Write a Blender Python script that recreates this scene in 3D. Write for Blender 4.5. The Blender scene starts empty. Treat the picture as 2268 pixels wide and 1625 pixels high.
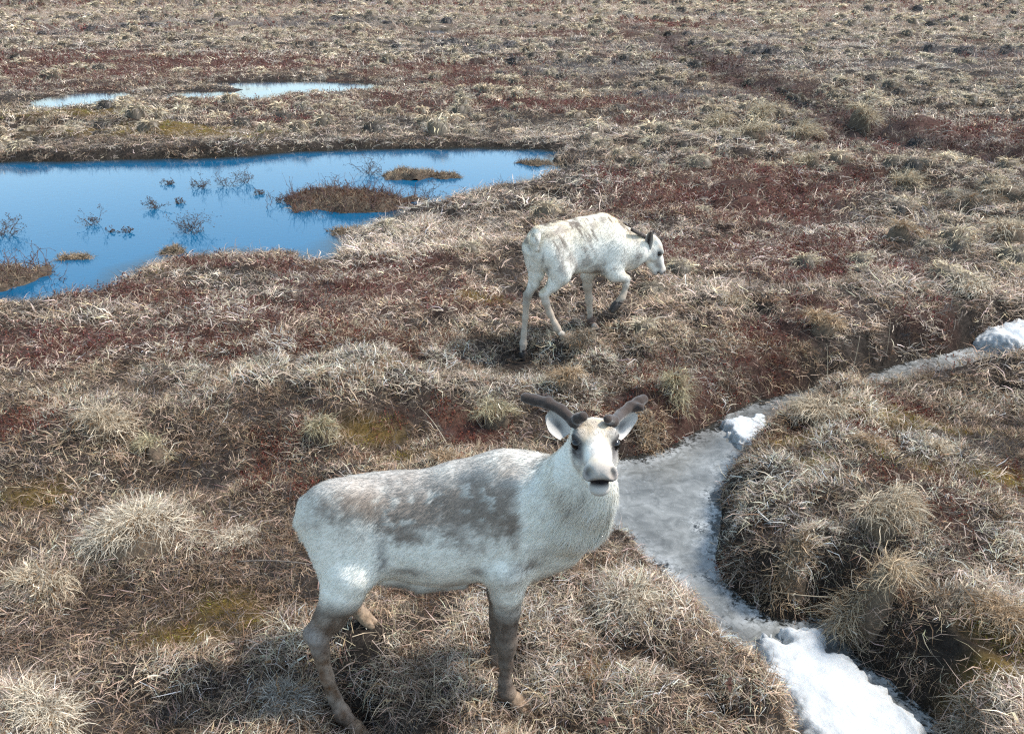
import bpy, math, random
import numpy as np

# ------------------------------------------------------------------ camera, sky, sun, exposure
SC = bpy.context.scene
COL = SC.collection
CAM_H, PITCH = 2.70, math.radians(23.75)
FPX, CX, CY = 1887.0, 1134.0, 812.5            # the lens, as pixels of a 2268 px wide picture
cam_data = bpy.data.cameras.new('camera')
cam_data.sensor_fit = 'HORIZONTAL'
cam_data.angle = 2 * math.atan(CX / FPX)
cam_data.clip_start = 0.05
cam_data.clip_end = 6000
cam = bpy.data.objects.new('camera', cam_data)
COL.objects.link(cam)
cam.location = (0, 0, CAM_H)
cam.rotation_euler = (math.pi / 2 - PITCH, 0, 0)
SC.camera = cam

SUN_AZ, SUN_EL = math.radians(81), math.radians(53)   # azimuth to the right of straight ahead
world = bpy.data.worlds.new('World')
SC.world = world
world.use_nodes = True
wn = world.node_tree.nodes
bg = wn['Background']
sky = wn.new('ShaderNodeTexSky')
sky.sky_type = 'NISHITA'
sky.sun_disc = False
sky.sun_elevation = SUN_EL
sky.sun_rotation = SUN_AZ
sky.air_density = 1.0
sky.dust_density = 1.2
sky.ozone_density = 1.2
hsv = wn.new('ShaderNodeHueSaturation')           # thin haze: a paler sky than the clear model
hsv.inputs['Hue'].default_value = 0.481
hsv.inputs['Saturation'].default_value = 0.88
world.node_tree.links.new(sky.outputs[0], hsv.inputs['Color'])
world.node_tree.links.new(hsv.outputs[0], bg.inputs[0])
bg.inputs[1].default_value = 0.15
sun_data = bpy.data.lights.new('sun', 'SUN')
sun_data.energy = 2.1
sun_data.angle = math.radians(5.0)
sun_data.color = (1.0, 0.94, 0.855)
sun = bpy.data.objects.new('sun', sun_data)
COL.objects.link(sun)
sun.rotation_euler = (math.pi / 2 - SUN_EL, 0, math.pi - SUN_AZ)
sun.location = (8, 10, 12)

SC.view_settings.view_transform = 'Standard'
SC.view_settings.look = 'None'
SC.view_settings.exposure = 1.22
SC.view_settings.gamma = 1.0
SC.view_settings.use_curve_mapping = False
SC.cycles.use_denoising = False
SC.cycles.denoiser = 'OPENIMAGEDENOISE'
SC.cycles.use_adaptive_sampling = True
SC.cycles.adaptive_threshold = 0.01
SC.cycles.adaptive_min_samples = 24
SC.cycles.pixel_filter_type = 'BLACKMAN_HARRIS'
SC.cycles.filter_width = 1.25
SC.cycles.max_bounces = 6
SC.cycles.diffuse_bounces = 4
SC.cycles.glossy_bounces = 2
SC.cycles.transmission_bounces = 2
SC.cycles.sample_clamp_indirect = 6.0

# ------------------------------------------------------------------ small helpers
CT, ST = math.cos(PITCH), math.sin(PITCH)


def ray(u, v):
    a, b = (u - CX) / FPX, (v - CY) / FPX
    return np.array([a, CT - b * ST, -ST - b * CT])


def on_z(u, v, z=0.0):
    d = ray(u, v)
    return np.array([0, 0, CAM_H]) + d * ((z - CAM_H) / d[2])


def on_y(u, v, y):
    d = ray(u, v)
    return np.array([0, 0, CAM_H]) + d * (y / d[1])


def hash2(ix, iy, seed=0):
    h = (ix.astype(np.int64) * 374761393 + iy.astype(np.int64) * 668265263 + seed * 974711) & 0xffffffff
    h = ((h ^ (h >> 13)) * 1274126177) & 0xffffffff
    h = ((h ^ (h >> 16)) * 2246822519) & 0xffffffff
    return ((h ^ (h >> 15)) & 0xffffff) / float(0xffffff)


def hash3(ix, iy, iz, seed=0):
    return hash2(ix + iz * 131, iy - iz * 57 + seed * 7, seed + 11)


def vnoise2(x, y, seed=0):
    xf, yf = np.floor(x), np.floor(y)
    ix, iy = xf.astype(np.int64), yf.astype(np.int64)
    fx, fy = x - xf, y - yf
    fx = fx * fx * (3 - 2 * fx)
    fy = fy * fy * (3 - 2 * fy)
    a, b = hash2(ix, iy, seed), hash2(ix + 1, iy, seed)
    c, d = hash2(ix, iy + 1, seed), hash2(ix + 1, iy + 1, seed)
    return ((a + (b - a) * fx) + ((c + (d - c) * fx) - (a + (b - a) * fx)) * fy) * 2 - 1


def fbm2(x, y, seed=0, octs=4):
    s, a, n = 0, 1.0, 0
    for i in range(octs):
        ca, sa = math.cos(i * 0.7), math.sin(i * 0.7)
        k = 2.03 ** i
        s = s + a * vnoise2((x * ca - y * sa) * k, (x * sa + y * ca) * k, seed + i * 17)
        n += a
        a *= 0.5
    return s / n


def vnoise3(p, seed=0):
    pf = np.floor(p)
    ii = pf.astype(np.int64)
    f = p - pf
    f = f * f * (3 - 2 * f)
    out = 0
    for dx in (0, 1):
        for dy in (0, 1):
            for dz in (0, 1):
                w = (f[:, 0] if dx else 1 - f[:, 0]) * (f[:, 1] if dy else 1 - f[:, 1]) * (f[:, 2] if dz else 1 - f[:, 2])
                out = out + w * hash3(ii[:, 0] + dx, ii[:, 1] + dy, ii[:, 2] + dz, seed)
    return out * 2 - 1


def fbm3(p, seed=0, octs=3):
    s, a, n = 0, 1.0, 0
    for i in range(octs):
        s = s + a * vnoise3(p * (2.03 ** i) + i * 3.7, seed + i * 13)
        n += a
        a *= 0.5
    return s / n


def sstep(a, b, x):
    t = np.clip((x - a) / (b - a), 0, 1)
    return t * t * (3 - 2 * t)


def poly_sd(x, y, poly):
    """signed distance to a closed polygon, positive inside"""
    d = np.full(x.shape, 1e9)
    inside = np.zeros(x.shape, bool)
    n = len(poly)
    for i in range(n):
        x0, y0 = poly[i]
        x1, y1 = poly[(i + 1) % n]
        ex, ey = x1 - x0, y1 - y0
        t = np.clip(((x - x0) * ex + (y - y0) * ey) / (ex * ex + ey * ey + 1e-12), 0, 1)
        d = np.minimum(d, (x - x0 - t * ex) ** 2 + (y - y0 - t * ey) ** 2)
        if y0 != y1:
            c = ((y0 <= y) & (y < y1)) | ((y1 <= y) & (y < y0))
            inside ^= c & (x < ex * (y - y0) / ey + x0)
    d = np.sqrt(d)
    return np.where(inside, d, -d)


def line_d(x, y, pts):
    d = np.full(x.shape, 1e9)
    for (x0, y0), (x1, y1) in zip(pts[:-1], pts[1:]):
        ex, ey = x1 - x0, y1 - y0
        t = np.clip(((x - x0) * ex + (y - y0) * ey) / (ex * ex + ey * ey + 1e-12), 0, 1)
        d = np.minimum(d, (x - x0 - t * ex) ** 2 + (y - y0 - t * ey) ** 2)
    return np.sqrt(d)


def make_mesh(name, v, quads=None, tris=None, smooth=True):
    v = np.asarray(v, np.float32)
    me = bpy.data.meshes.new(name)
    nq = 0 if quads is None else len(quads)
    nt = 0 if tris is None else len(tris)
    loops = np.concatenate([np.asarray(a, np.int32).ravel() for a in (quads, tris) if a is not None and len(a)])
    tot = np.concatenate([np.full(nq, 4, np.int32), np.full(nt, 3, np.int32)])
    start = np.concatenate([[0], np.cumsum(tot)[:-1]]).astype(np.int32)
    me.vertices.add(len(v))
    me.vertices.foreach_set('co', v.ravel())
    me.loops.add(len(loops))
    me.loops.foreach_set('vertex_index', loops)
    me.polygons.add(nq + nt)
    me.polygons.foreach_set('loop_start', start)
    me.polygons.foreach_set('loop_total', tot)
    if smooth:
        me.polygons.foreach_set('use_smooth', np.ones(nq + nt, bool))
    me.update(calc_edges=True)
    return me


def set_attr(me, name, kind, arr, domain='POINT'):
    a = me.attributes.new(name, kind, domain)
    arr = np.asarray(arr, np.float32 if kind != 'INT' else np.int32)
    key = {'FLOAT': 'value', 'INT': 'value', 'FLOAT_VECTOR': 'vector', 'FLOAT_COLOR': 'color'}[kind]
    a.data.foreach_set(key, arr.ravel())


def rgba(c):
    c = np.asarray(c, np.float32)
    return np.concatenate([c, np.ones((len(c), 1), np.float32)], 1)


def link(name, me, mat=None, parent=None, loc=None):
    o = bpy.data.objects.new(name, me)
    COL.objects.link(o)
    if mat is not None:
        me.materials.clear()
        me.materials.append(mat)
    if parent is not None:
        o.parent = parent
    if loc is not None:
        o.location = loc
    return o


def tag(o, label=None, cat=None, group=None, kind=None):
    for k, val in (('label', label), ('category', cat), ('group', group), ('kind', kind)):
        if val:
            o[k] = val
    return o


def empty(name, loc):
    o = bpy.data.objects.new(name, None)
    COL.objects.link(o)
    o.location = loc
    o.empty_display_size = 0.05
    return o


class Nodes:
    def __init__(self, name):
        self.m = bpy.data.materials.new(name)
        self.m.use_nodes = True
        self.t = self.m.node_tree
        self.t.nodes.clear()
        self.out = self.t.nodes.new('ShaderNodeOutputMaterial')

    def n(self, typ, **kw):
        nd = self.t.nodes.new(typ)
        for k, v in kw.items():
            if k in nd.inputs.keys():
                nd.inputs[k].default_value = v
            else:
                setattr(nd, k, v)
        return nd

    def l(self, a, b):
        self.t.links.new(a, b)

    def surf(self, s):
        self.l(s, self.out.inputs['Surface'])
        return self.m

    def mixc(self, fac, a, b, blend='MIX'):
        nd = self.n('ShaderNodeMix', data_type='RGBA', blend_type=blend)
        for sock, val in ((nd.inputs[0], fac), (nd.inputs[6], a), (nd.inputs[7], b)):
            if hasattr(val, 'is_linked'):
                self.l(val, sock)
            elif isinstance(val, (int, float)):
                sock.default_value = val
            else:
                sock.default_value = (*val, 1)
        return nd.outputs[2]

    def ramp(self, fac, stops):
        nd = self.n('ShaderNodeValToRGB')
        e = nd.color_ramp.elements
        while len(e) < len(stops):
            e.new(0.5)
        for i, (p, c) in enumerate(stops):
            e[i].position = p
            e[i].color = (*c, 1) if not isinstance(c, (int, float)) else (c, c, c, 1)
        self.l(fac, nd.inputs[0])
        return nd.outputs[0]

    def math(self, op, a, b=0.0, c=None):
        nd = self.n('ShaderNodeMath', operation=op)
        for i, val in enumerate((a, b, c)):
            if val is None:
                continue
            if hasattr(val, 'is_linked'):
                self.l(val, nd.inputs[i])
            else:
                nd.inputs[i].default_value = val
        return nd.outputs[0]

    def noise(self, scale, detail=4, rough=0.55, vec=None, dist=0.0):
        nd = self.n('ShaderNodeTexNoise')
        nd.inputs['Scale'].default_value = scale
        nd.inputs['Detail'].default_value = detail
        nd.inputs['Roughness'].default_value = rough
        nd.inputs['Distortion'].default_value = dist
        if vec is not None:
            self.l(vec, nd.inputs['Vector'])
        return nd.outputs['Fac']

# ------------------------------------------------------------------ lay of the land
Z_POND, Z_FAR, Z_STREAM = -0.10, -0.08, -0.25


def gpoly(px, z):
    return [tuple(on_z(u, v, z)[:2]) for u, v in px]


POND = gpoly([(-420, 372), (-150, 366), (0, 358), (150, 356), (300, 352), (450, 350), (560, 344), (640, 336), (760, 331), (900, 328),
              (1100, 327), (1200, 330), (1262, 336), (1240, 348), (1225, 362), (1262, 371), (1290, 379), (1250, 390), (1205, 398),
              (1180, 412), (1150, 420), (1090, 428), (1040, 438), (985, 452), (930, 468), (870, 490), (840, 508), (800, 524),
              (770, 542), (752, 556), (738, 580), (705, 588), (660, 582), (640, 574), (590, 574), (520, 570), (450, 572), (370, 582), (310, 604),
              (285, 628), (240, 652), (200, 662), (120, 672), (60, 686), (0, 684), (-200, 700), (-420, 690)], Z_POND)
INLETS = [gpoly([(1170, 442), (1205, 436), (1255, 446), (1262, 456), (1215, 460), (1180, 452)], Z_POND),
          gpoly([(1128, 538), (1150, 534), (1172, 542), (1168, 552), (1140, 550)], Z_POND)]
FARP = [gpoly([(385, 214), (420, 204), (480, 206), (540, 206), (520, 218), (460, 222), (400, 221)], Z_FAR),
        gpoly([(460, 186), (560, 183), (700, 182), (800, 186), (838, 194), (780, 203), (690, 208), (640, 204), (600, 212), (570, 224), (530, 222), (540, 208), (590, 198), (520, 193)], Z_FAR),
        gpoly([(60, 238), (110, 222), (160, 208), (240, 205), (278, 214), (268, 228), (200, 234), (130, 240)], Z_FAR),
        gpoly([(910, 74), (935, 70), (985, 68), (1000, 74), (960, 82), (920, 80)], Z_FAR),
        gpoly([(800, 67), (850, 63), (868, 68), (830, 73)], Z_FAR),
        gpoly([(620, 0.5), (720, 1.5), (800, 1), (720, 4)], 0.0)][:5]
STREAM_PX = [(1640, 905), (1720, 880), (1840, 850), (1900, 838), (1980, 812), (2060, 790), (2150, 765), (2268, 745), (2420, 710),
             (2440, 830), (2330, 815), (2240, 824), (2200, 831), (2120, 844), (2040, 852), (1960, 864), (1860, 882), (1780, 912), (1735, 945),
             (1690, 975), (1655, 1005), (1630, 1040), (1612, 1080), (1597, 1140), (1590, 1210), (1600, 1280), (1645, 1325), (1700, 1362), (1760, 1375),
             (1825, 1362), (1872, 1405), (1890, 1450), (1975, 1510), (2075, 1600), (2110, 1700), (2100, 1900), (1800, 1900), (1790, 1680),
             (1740, 1580), (1650, 1500), (1600, 1430), (1500, 1320), (1420, 1238), (1350, 1175), (1310, 1120), (1290, 1060), (1370, 1022), (1480, 990), (1570, 945)]
STREAM = gpoly(STREAM_PX, Z_STREAM)
HOLLOW = [tuple(on_z(u, v, -0.1)[:2]) for u, v in [(-300, 1100), (-60, 1095), (150, 1130), (420, 1060), (700, 1010), (1000, 975), (1330, 1010)]]
HOLLOW2 = [tuple(on_z(u, v, 0)[:2]) for u, v in [(1380, 70), (1450, 78), (1500, 112), (1600, 150), (1640, 182), (1740, 200), (1800, 248), (1880, 270), (1960, 322), (2060, 322), (2170, 365), (2400, 400)]]
MOUNDS = [(1980, 1160, 0.55, 0.17), (1880, 1030, 0.45, 0.08), (2200, 1150, 0.6, 0.10), (2150, 1480, 0.4, 0.06),
          (330, 1190, 0.30, 0.14), (230, 930, 0.32, 0.12), (1290, 760, 0.16, 0.10), (820, 850, 0.6, 0.08), (1100, 860, 0.5, 0.07),
          (1700, 690, 0.7, 0.14), (2000, 650, 0.9, 0.14), (2150, 560, 0.9, 0.1), (2060, 380, 1.6, 0.2), (1900, 260, 0.8, 0.25), (1690, 280, 1.2, 0.2), (1600, 320, 1.2, 0.1),
          (520, 590, 0.55, 0.10), (420, 600, 0.4, 0.06), (60, 1000, 0.35, 0.08), (80, 1290, 0.35, 0.07), (100, 1560, 0.3, 0.07), (1400, 1560, 0.3, 0.05),
          (2100, 862, 0.5, -0.14), (2240, 850, 0.5, -0.14), (1860, 905, 0.30, 0.10), (1940, 880, 0.28, 0.08), (1160, 870, 0.45, -0.13), (300, 335, 2.2, 0.06), (480, 330, 1.5, 0.05)]
MOUNDS = [(*on_z(u, v, 0.05)[:2], r, h) for u, v, r, h in MOUNDS]
PADS = []          # (x, y, z, radius): where a hoof presses the ground to a known height


def domes(x, y, s, seed, rmin=0.35, rmax=0.75):
    cx, cy = np.floor(x / s).astype(np.int64), np.floor(y / s).astype(np.int64)
    best = np.zeros(x.shape)
    for dx in (-1, 0, 1):
        for dy in (-1, 0, 1):
            ix, iy = cx + dx, cy + dy
            px = (ix + 0.15 + 0.7 * hash2(ix, iy, seed)) * s
            py = (iy + 0.15 + 0.7 * hash2(ix, iy, seed + 1)) * s
            rr = (rmin + (rmax - rmin) * hash2(ix, iy, seed + 2)) * s
            hh = hash2(ix, iy, seed + 3) ** 0.8
            q = 1 - ((x - px) ** 2 + (y - py) ** 2) / (rr * rr)
            best = np.maximum(best, hh * np.sqrt(np.clip(q, 0, 1)))
    return best


def water_sd(x, y):
    """distance to the nearest shore of pond, stream, far pools (positive in the water), wobbled"""
    wob = 0.15 * fbm2(x * 2.1, y * 2.1, 5, 3) + 0.06 * fbm2(x * 8, y * 8, 8, 2)
    pond = poly_sd(x, y, POND)
    for q in INLETS:
        pond = np.maximum(pond, poly_sd(x, y, q))
    far = np.full(x.shape, -99.0)
    for q in FARP:
        far = np.maximum(far, poly_sd(x, y, q))
    st = poly_sd(x, y, STREAM)
    return pond + wob, far + wob * 3.0 + 0.25, st + wob * 0.35


def height(x, y, full=False):
    r = np.sqrt(x * x + y * y)
    xw, yw = x + 0.12 * fbm2(x * 2.3, y * 2.3, 40, 2), y + 0.12 * fbm2(x * 2.3, y * 2.3, 41, 2)
    h = 0.085 * fbm2(x / 1.5, y / 1.5, 1, 4) + 0.07 * fbm2(x / 7, y / 7, 2, 3)
    h = h + 0.55 * fbm2(x / 70, y / 70, 3, 3) * sstep(25, 120, r)
    cover = 0.45 + 0.55 * sstep(-0.25, 0.25, fbm2(x / 5, y / 5, 21, 2))
    d1 = domes(xw, yw, 0.42, 31) * 0.155
    d2 = domes(xw, yw, 0.85, 35) * 0.27 * sstep(5, 11, r)
    d3 = domes(xw, yw, 2.4, 39) * 0.55 * sstep(28, 60, r)
    d4 = domes(xw, yw, 8.0, 43) * 0.9 * sstep(120, 260, r)
    dome = np.maximum(np.maximum(d1, d2), np.maximum(d3, d4)) * cover
    h = h + dome + 0.012 * fbm2(x * 8, y * 8, 7, 3)
    for mx, my, mr, mh in MOUNDS:
        q = ((x - mx) ** 2 + (y - my) ** 2) / (mr * mr)
        h = h + mh * np.exp(-q * 1.2)
    dh = line_d(x, y, HOLLOW)
    h = h - 0.15 * np.exp(-(dh / 0.42) ** 2)
    dh2 = line_d(x, y, HOLLOW2)
    h = h - 0.42 * np.exp(-(dh2 / 0.85) ** 2)
    dh3 = line_d(x, y - 1.5, HOLLOW2)
    h = h + 0.26 * np.exp(-(dh3 / 0.8) ** 2)
    pond, far, st = water_sd(x, y)
    # near shores of the pond are low and soft, the far shore is a small bank
    h = h * (1 - 0.65 * np.exp(-np.clip(-pond, 0, None) / 0.5) * sstep(17, 9, y))
    h = h * (1 - 0.45 * np.exp(-np.clip(-pond, 0, None) / 0.9))
    w = sstep(-0.22, 0.10, pond)
    h = h * (1 - w) + (Z_POND - 0.03 - 0.5 * np.clip(pond, 0, 0.6)) * w
    h = h * (1 - 0.8 * np.exp(-np.clip(-far, 0, None) / 2.5))
    w = sstep(-0.9, 0.4, far)
    h = h * (1 - w) + (Z_FAR - 0.04 - 0.1 * np.clip(far, 0, 1)) * w
    w = sstep(-0.20, 0.05, st)
    h = h * (1 - w) + (Z_STREAM - 0.04 - 0.15 * np.clip(st, 0, 0.3)) * w
    slope = np.exp(-np.clip(-st - 0.2, 0, None) / 0.5)
    h = h - 0.05 * slope * (1 - w) * (x < 1.2)
    for px, py, pz, pr in PADS:
        k = np.exp(-(((x - px) ** 2 + (y - py) ** 2) / (pr * pr)) ** (1.0 if pr > 0.3 else 2.0))
        h = h * (1 - k) + pz * k
    if full:
        return h, np.maximum(np.maximum(pond, far), st), dome
    return h


# vegetation zones: what grows where (world metres)
RED_PATCH = [(1450, 65, 3.5, 9), (1000, 160, 3.0, 3.0), (1080, 185, 3, 2), (300, 160, 5, 3), (560, 150, 4, 3), (2130, 300, 2.2, 1.3), (1950, 350, 1.5, 1.2),
             (1620, 400, 1.5, 0.9), (1520, 440, 1.3, 0.7), (1750, 430, 1.2, 0.8), (1250, 235, 2.5, 1.2), (1780, 210, 1.5, 1.5), (2230, 330, 1.5, 1.0), (820, 640, 0.9, 0.5), (1010, 660, 0.6, 0.4), (900, 590, 0.6, 0.3),
             (330, 670, 0.7, 0.3), (480, 760, 0.6, 0.35), (110, 790, 0.5, 0.3), (1650, 560, 0.6, 0.4), (1800, 610, 0.6, 0.4), (1920, 600, 0.5, 0.3),
             (150, 750, 1.1, 0.35), (600, 700, 1.0, 0.4), (760, 760, 0.7, 0.3), (1550, 470, 1.6, 0.8), (1700, 400, 1.8, 0.8), (1450, 580, 0.9, 0.4), (1750, 560, 0.9, 0.4), (260, 640, 0.6, 0.2), (560, 270, 2.0, 0.8), (1150, 240, 2.2, 0.9), (1530, 860, 0.3, 0.2), (1060, 930, 0.25, 0.15), (1480, 880, 0.3, 0.2), (40, 950, 0.3, 0.2), (620, 590, 0.5, 0.2), (450, 590, 0.5, 0.25)]
GREY_PATCH = [(1580, 45, 6, 6), (1480, 115, 5, 3.5), (1620, 120, 4, 3), (1100, 110, 4, 3), (1280, 160, 3, 2.5), (1350, 165, 3, 2), (1560, 215, 2, 1.5), (2180, 125, 4, 3), (1060, 115, 3, 2), (580, 55, 9, 8), (1900, 60, 8, 6)]
MOSS_PATCH = [(330, 300, 2.2, 0.7, 0), (150, 255, 2.0, 1.2, 0), (430, 305, 1.5, 0.6, 0), (820, 935, 0.25, 0.13, 1), (860, 985, 0.22, 0.1, 1), (1100, 1005, 0.14, 0.08, 1), (520, 1330, 0.22, 0.12, 0),
              (430, 1400, 0.22, 0.08, 0), (380, 1420, 0.15, 0.06, 1), (560, 1360, 0.12, 0.07, 0), (1340, 1475, 0.09, 0.06, 0), (2080, 910, 0.4, 0.2, 0), (1960, 930, 0.3, 0.15, 0), (1760, 985, 0.18, 0.12, 1), (2000, 1040, 0.3, 0.15, 1),
              (2230, 1420, 0.2, 0.15, 1), (2200, 1500, 0.2, 0.12, 0), (1060, 660, 0.3, 0.15, 0), (80, 1070, 0.25, 0.12, 0), (1330, 1490, 0.1, 0.06, 0), (1800, 1060, 0.15, 0.1, 1), (2220, 1060, 0.25, 0.15, 0)]


PALE_PATCH = [(330, 1175, 0.35, 0.16), (520, 1190, 0.22, 0.12), (80, 1280, 0.35, 0.15), (80, 1590, 0.3, 0.2), (1400, 1330, 0.35, 0.18), (230, 930, 0.35, 0.15), (860, 850, 0.7, 0.2), (620, 850, 0.4, 0.15), (1620, 670, 0.5, 0.25),
              (2030, 660, 0.9, 0.35), (2200, 640, 0.6, 0.4), (2060, 490, 1.2, 0.5), (1850, 920, 0.35, 0.2), (1980, 830, 0.5, 0.15), (2200, 850, 0.6, 0.15), (1960, 1170, 0.2, 0.12), (2230, 1330, 0.3, 0.2), (1000, 1480, 0.4, 0.2), (1250, 1480, 0.35, 0.2),
              (200, 700, 0.7, 0.25), (1000, 520, 1.0, 0.5), (1150, 470, 0.8, 0.4), (1350, 300, 2.0, 1.0), (900, 560, 0.7, 0.3), (2240, 1600, 0.25, 0.2), (600, 1430, 0.3, 0.12), (1900, 1330, 0.15, 0.1), (1560, 640, 0.5, 0.2)]


def patches(x, y, table):
    m = np.zeros(x.shape)
    for p in table:
        c = on_z(p[0], p[1], 0.02)
        q = ((x - c[0]) / p[2]) ** 2 + ((y - c[1]) / p[3]) ** 2
        m = np.maximum(m, np.exp(-q * 0.9))
    return m


def zones(x, y):
    r = np.sqrt(x * x + y * y)
    n1 = fbm2(x / 0.55, y / 0.55, 61, 3)
    n2 = fbm2(x / 3.1, y / 2.2, 63, 4)
    red = np.clip(patches(x, y, RED_PATCH) * 1.1 + 0.5 * n1 * 0.5 - 0.15, 0, 1) + sstep(0.18, 0.5, 0.6 * n2 + 0.5 * n1) * 0.7
    red = np.maximum(red, sstep(0.12, 0.45, fbm2(x / 22, y / 8, 65, 4)) * (0.75 - 0.35 * sstep(40, 110, r)) * sstep(15, 30, r))
    grey = np.clip(patches(x, y, GREY_PATCH) * 1.2 - 0.2 + 0.4 * n1, 0, 1)
    grey = np.maximum(grey, sstep(0.25, 0.5, fbm2(x / 16, y / 7, 66, 4)) * 0.7 * sstep(12, 25, r))
    moss = np.clip(patches(x, y, MOSS_PATCH) * 1.35 - 0.25 + 0.5 * n1, 0, 1)
    pale = sstep(-0.1, 0.4, fbm2(x / 1.3, y / 1.0, 67, 3))
    lush = np.clip(patches(x, y, PALE_PATCH) * 1.2 - 0.15 + 0.35 * n1, 0, 1)
    pale = np.maximum(pale, lush)
    red = red * (1 - 0.8 * lush)
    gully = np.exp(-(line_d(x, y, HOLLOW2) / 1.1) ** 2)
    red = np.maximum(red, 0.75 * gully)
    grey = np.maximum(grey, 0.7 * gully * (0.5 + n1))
    return np.clip(red, 0, 1), grey, moss, pale


def build_ground():
    ang = np.concatenate([np.radians(np.arange(-180, -48, 6.0)), np.radians(np.linspace(-46, 46, 321)), np.radians(np.arange(54, 180, 6.0))])
    rad = np.concatenate([[0.3, 0.8, 1.3], np.geomspace(1.7, 90, 520), np.geomspace(92, 4500, 120)])
    A, R = np.meshgrid(ang, rad)
    X, Y = np.sin(A) * R, np.cos(A) * R
    x, y = X.ravel(), Y.ravel()
    z, sd, dome = height(x, y, True)
    z = z + 0.004 * np.random.default_rng(3).normal(size=z.shape) * (sd < -0.02)
    nr, na = X.shape
    i = np.arange(nr - 1)[:, None] * na
    j = np.arange(na)[None, :]
    j2 = (j + 1) % na
    quads = np.stack([i + j, i + j2, i + na + j2, i + na + j], -1).reshape(-1, 4)[:, ::-1]
    v = np.stack([x, y, z], 1)
    inner = np.arange(na)
    v = np.concatenate([v, [[0, 0, float(z[:na].mean())]]])
    tris = np.stack([inner, np.full(na, len(v) - 1), (inner + 1) % na], 1)[:, ::-1]
    me = make_mesh('ground', v, quads, tris)
    red, grey, moss, pale = zones(x, y)
    r = np.sqrt(x * x + y * y)
    far = sstep(40, 110, r)[:, None]
    nz = (0.5 + 0.5 * fbm2(x / 0.35, y / 0.35, 71, 4))[:, None]
    peat = np.array([0.028, 0.022, 0.018]) * (0.6 + 0.9 * nz)
    straw = np.array([0.22, 0.17, 0.125]) * (0.7 + 0.6 * nz)
    hue = fbm2(x / 30, y / 18, 73, 3)[:, None]
    straw = straw * (1 + np.array([0.04, -0.02, -0.1]) * hue)
    col = peat * (1 - far) + straw * far
    col = col * (1 - 0.5 * red[:, None]) + np.array([0.12, 0.05, 0.038]) * 0.5 * red[:, None]
    col = col * (1 - 0.4 * grey[:, None]) + np.array([0.15, 0.13, 0.12]) * 0.4 * grey[:, None]
    col = col * (1 - 0.8 * moss[:, None]) + np.array([0.13, 0.085, 0.025]) * 0.8 * moss[:, None]
    wet = sstep(-0.05, 0.05, sd)[:, None]
    col = col * (1 - wet) + np.array([0.020, 0.018, 0.014]) * wet
    set_attr(me, 'soil', 'FLOAT_COLOR', rgba(np.concatenate([col, col[:1]])))
    M = Nodes('tundra_soil')
    at = M.n('ShaderNodeAttribute', attribute_name='soil')
    tc = M.n('ShaderNodeNewGeometry')
    nf = M.noise(22, 6, 0.65, tc.outputs['Position'])
    c = M.mixc(1.0, at.outputs['Color'], M.ramp(nf, [(0.3, 0.45), (0.7, 1.5)]), 'MULTIPLY')
    b = M.n('ShaderNodeBump', Strength=0.7, Distance=0.02)
    M.l(nf, b.inputs['Height'])
    p = M.n('ShaderNodeBsdfPrincipled', Roughness=0.95)
    p.inputs['Specular IOR Level'].default_value = 0.1
    M.l(c, p.inputs['Base Color'])
    M.l(b.outputs[0], p.inputs['Normal'])
    M.surf(p.outputs[0])
    g = link('ground', me, M.m)
    tag(g, 'brown hummocky tundra ground running flat to the horizon', 'ground', kind='structure')
    return g


def sheet(name, poly, z, mat, pad=0.35, kind='structure', label=None, cat=None, step=None):
    """a flat, finely cut water or ice sheet a little larger than its basin (the banks cover its rim)"""
    p = np.array(poly)
    x0, y0 = p.min(0) - pad
    x1, y1 = p.max(0) + pad
    step = step or max((x1 - x0), (y1 - y0)) / 90
    xs, ys = np.arange(x0, x1 + step, step), np.arange(y0, y1 + step, step)
    X, Y = np.meshgrid(xs, ys)
    sd = poly_sd(X.ravel(), Y.ravel(), poly).reshape(X.shape)
    keep = sd > -pad
    cell = keep[:-1, :-1] & keep[1:, :-1] & keep[:-1, 1:] & keep[1:, 1:]
    idx = np.arange(X.size).reshape(X.shape)
    q = np.stack([idx[:-1, :-1], idx[:-1, 1:], idx[1:, 1:], idx[1:, :-1]], -1)[cell]
    used, inv = np.unique(q, return_inverse=True)
    v = np.stack([X.ravel()[used], Y.ravel()[used], np.full(len(used), z)], 1)
    me = make_mesh(name, v, inv.reshape(-1, 4))
    set_attr(me, 'shore', 'FLOAT', sd.ravel()[used])
    o = link(name, me, mat)
    tag(o, label, cat, kind=kind)
    return o


def water_material(name, deep, rough=0.03, bump=0.02, scale=9, margin=0.5):
    M = Nodes(name)
    g = M.n('ShaderNodeNewGeometry')
    mp = M.n('ShaderNodeMapping')
    mp.inputs['Scale'].default_value = (1.0, 2.6, 1.0)
    M.l(g.outputs['Position'], mp.inputs['Vector'])
    n = M.noise(scale, 3, 0.5, mp.outputs[0])
    b = M.n('ShaderNodeBump', Strength=0.045, Distance=bump)
    M.l(n, b.inputs['Height'])
    p = M.n('ShaderNodeBsdfPrincipled', Roughness=rough)
    sh = M.n('ShaderNodeAttribute', attribute_name='shore').outputs['Fac']
    sh = M.math('ADD', sh, M.math('MULTIPLY_ADD', M.noise(1.4, 3, 0.5, g.outputs['Position']), margin, -margin * 0.5))
    bank_reflection = M.ramp(M.math('DIVIDE', sh, margin), [(0.1, 1.0), (1.0, 0.0)])  # bank's dark reflection painted into the water colour along the shore
    M.l(M.mixc(bank_reflection, deep, (0.020, 0.024, 0.024)), p.inputs['Base Color'])
    p.inputs['IOR'].default_value = 1.25
    M.l(b.outputs[0], p.inputs['Normal'])
    M.surf(p.outputs[0])
    return M.m


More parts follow.
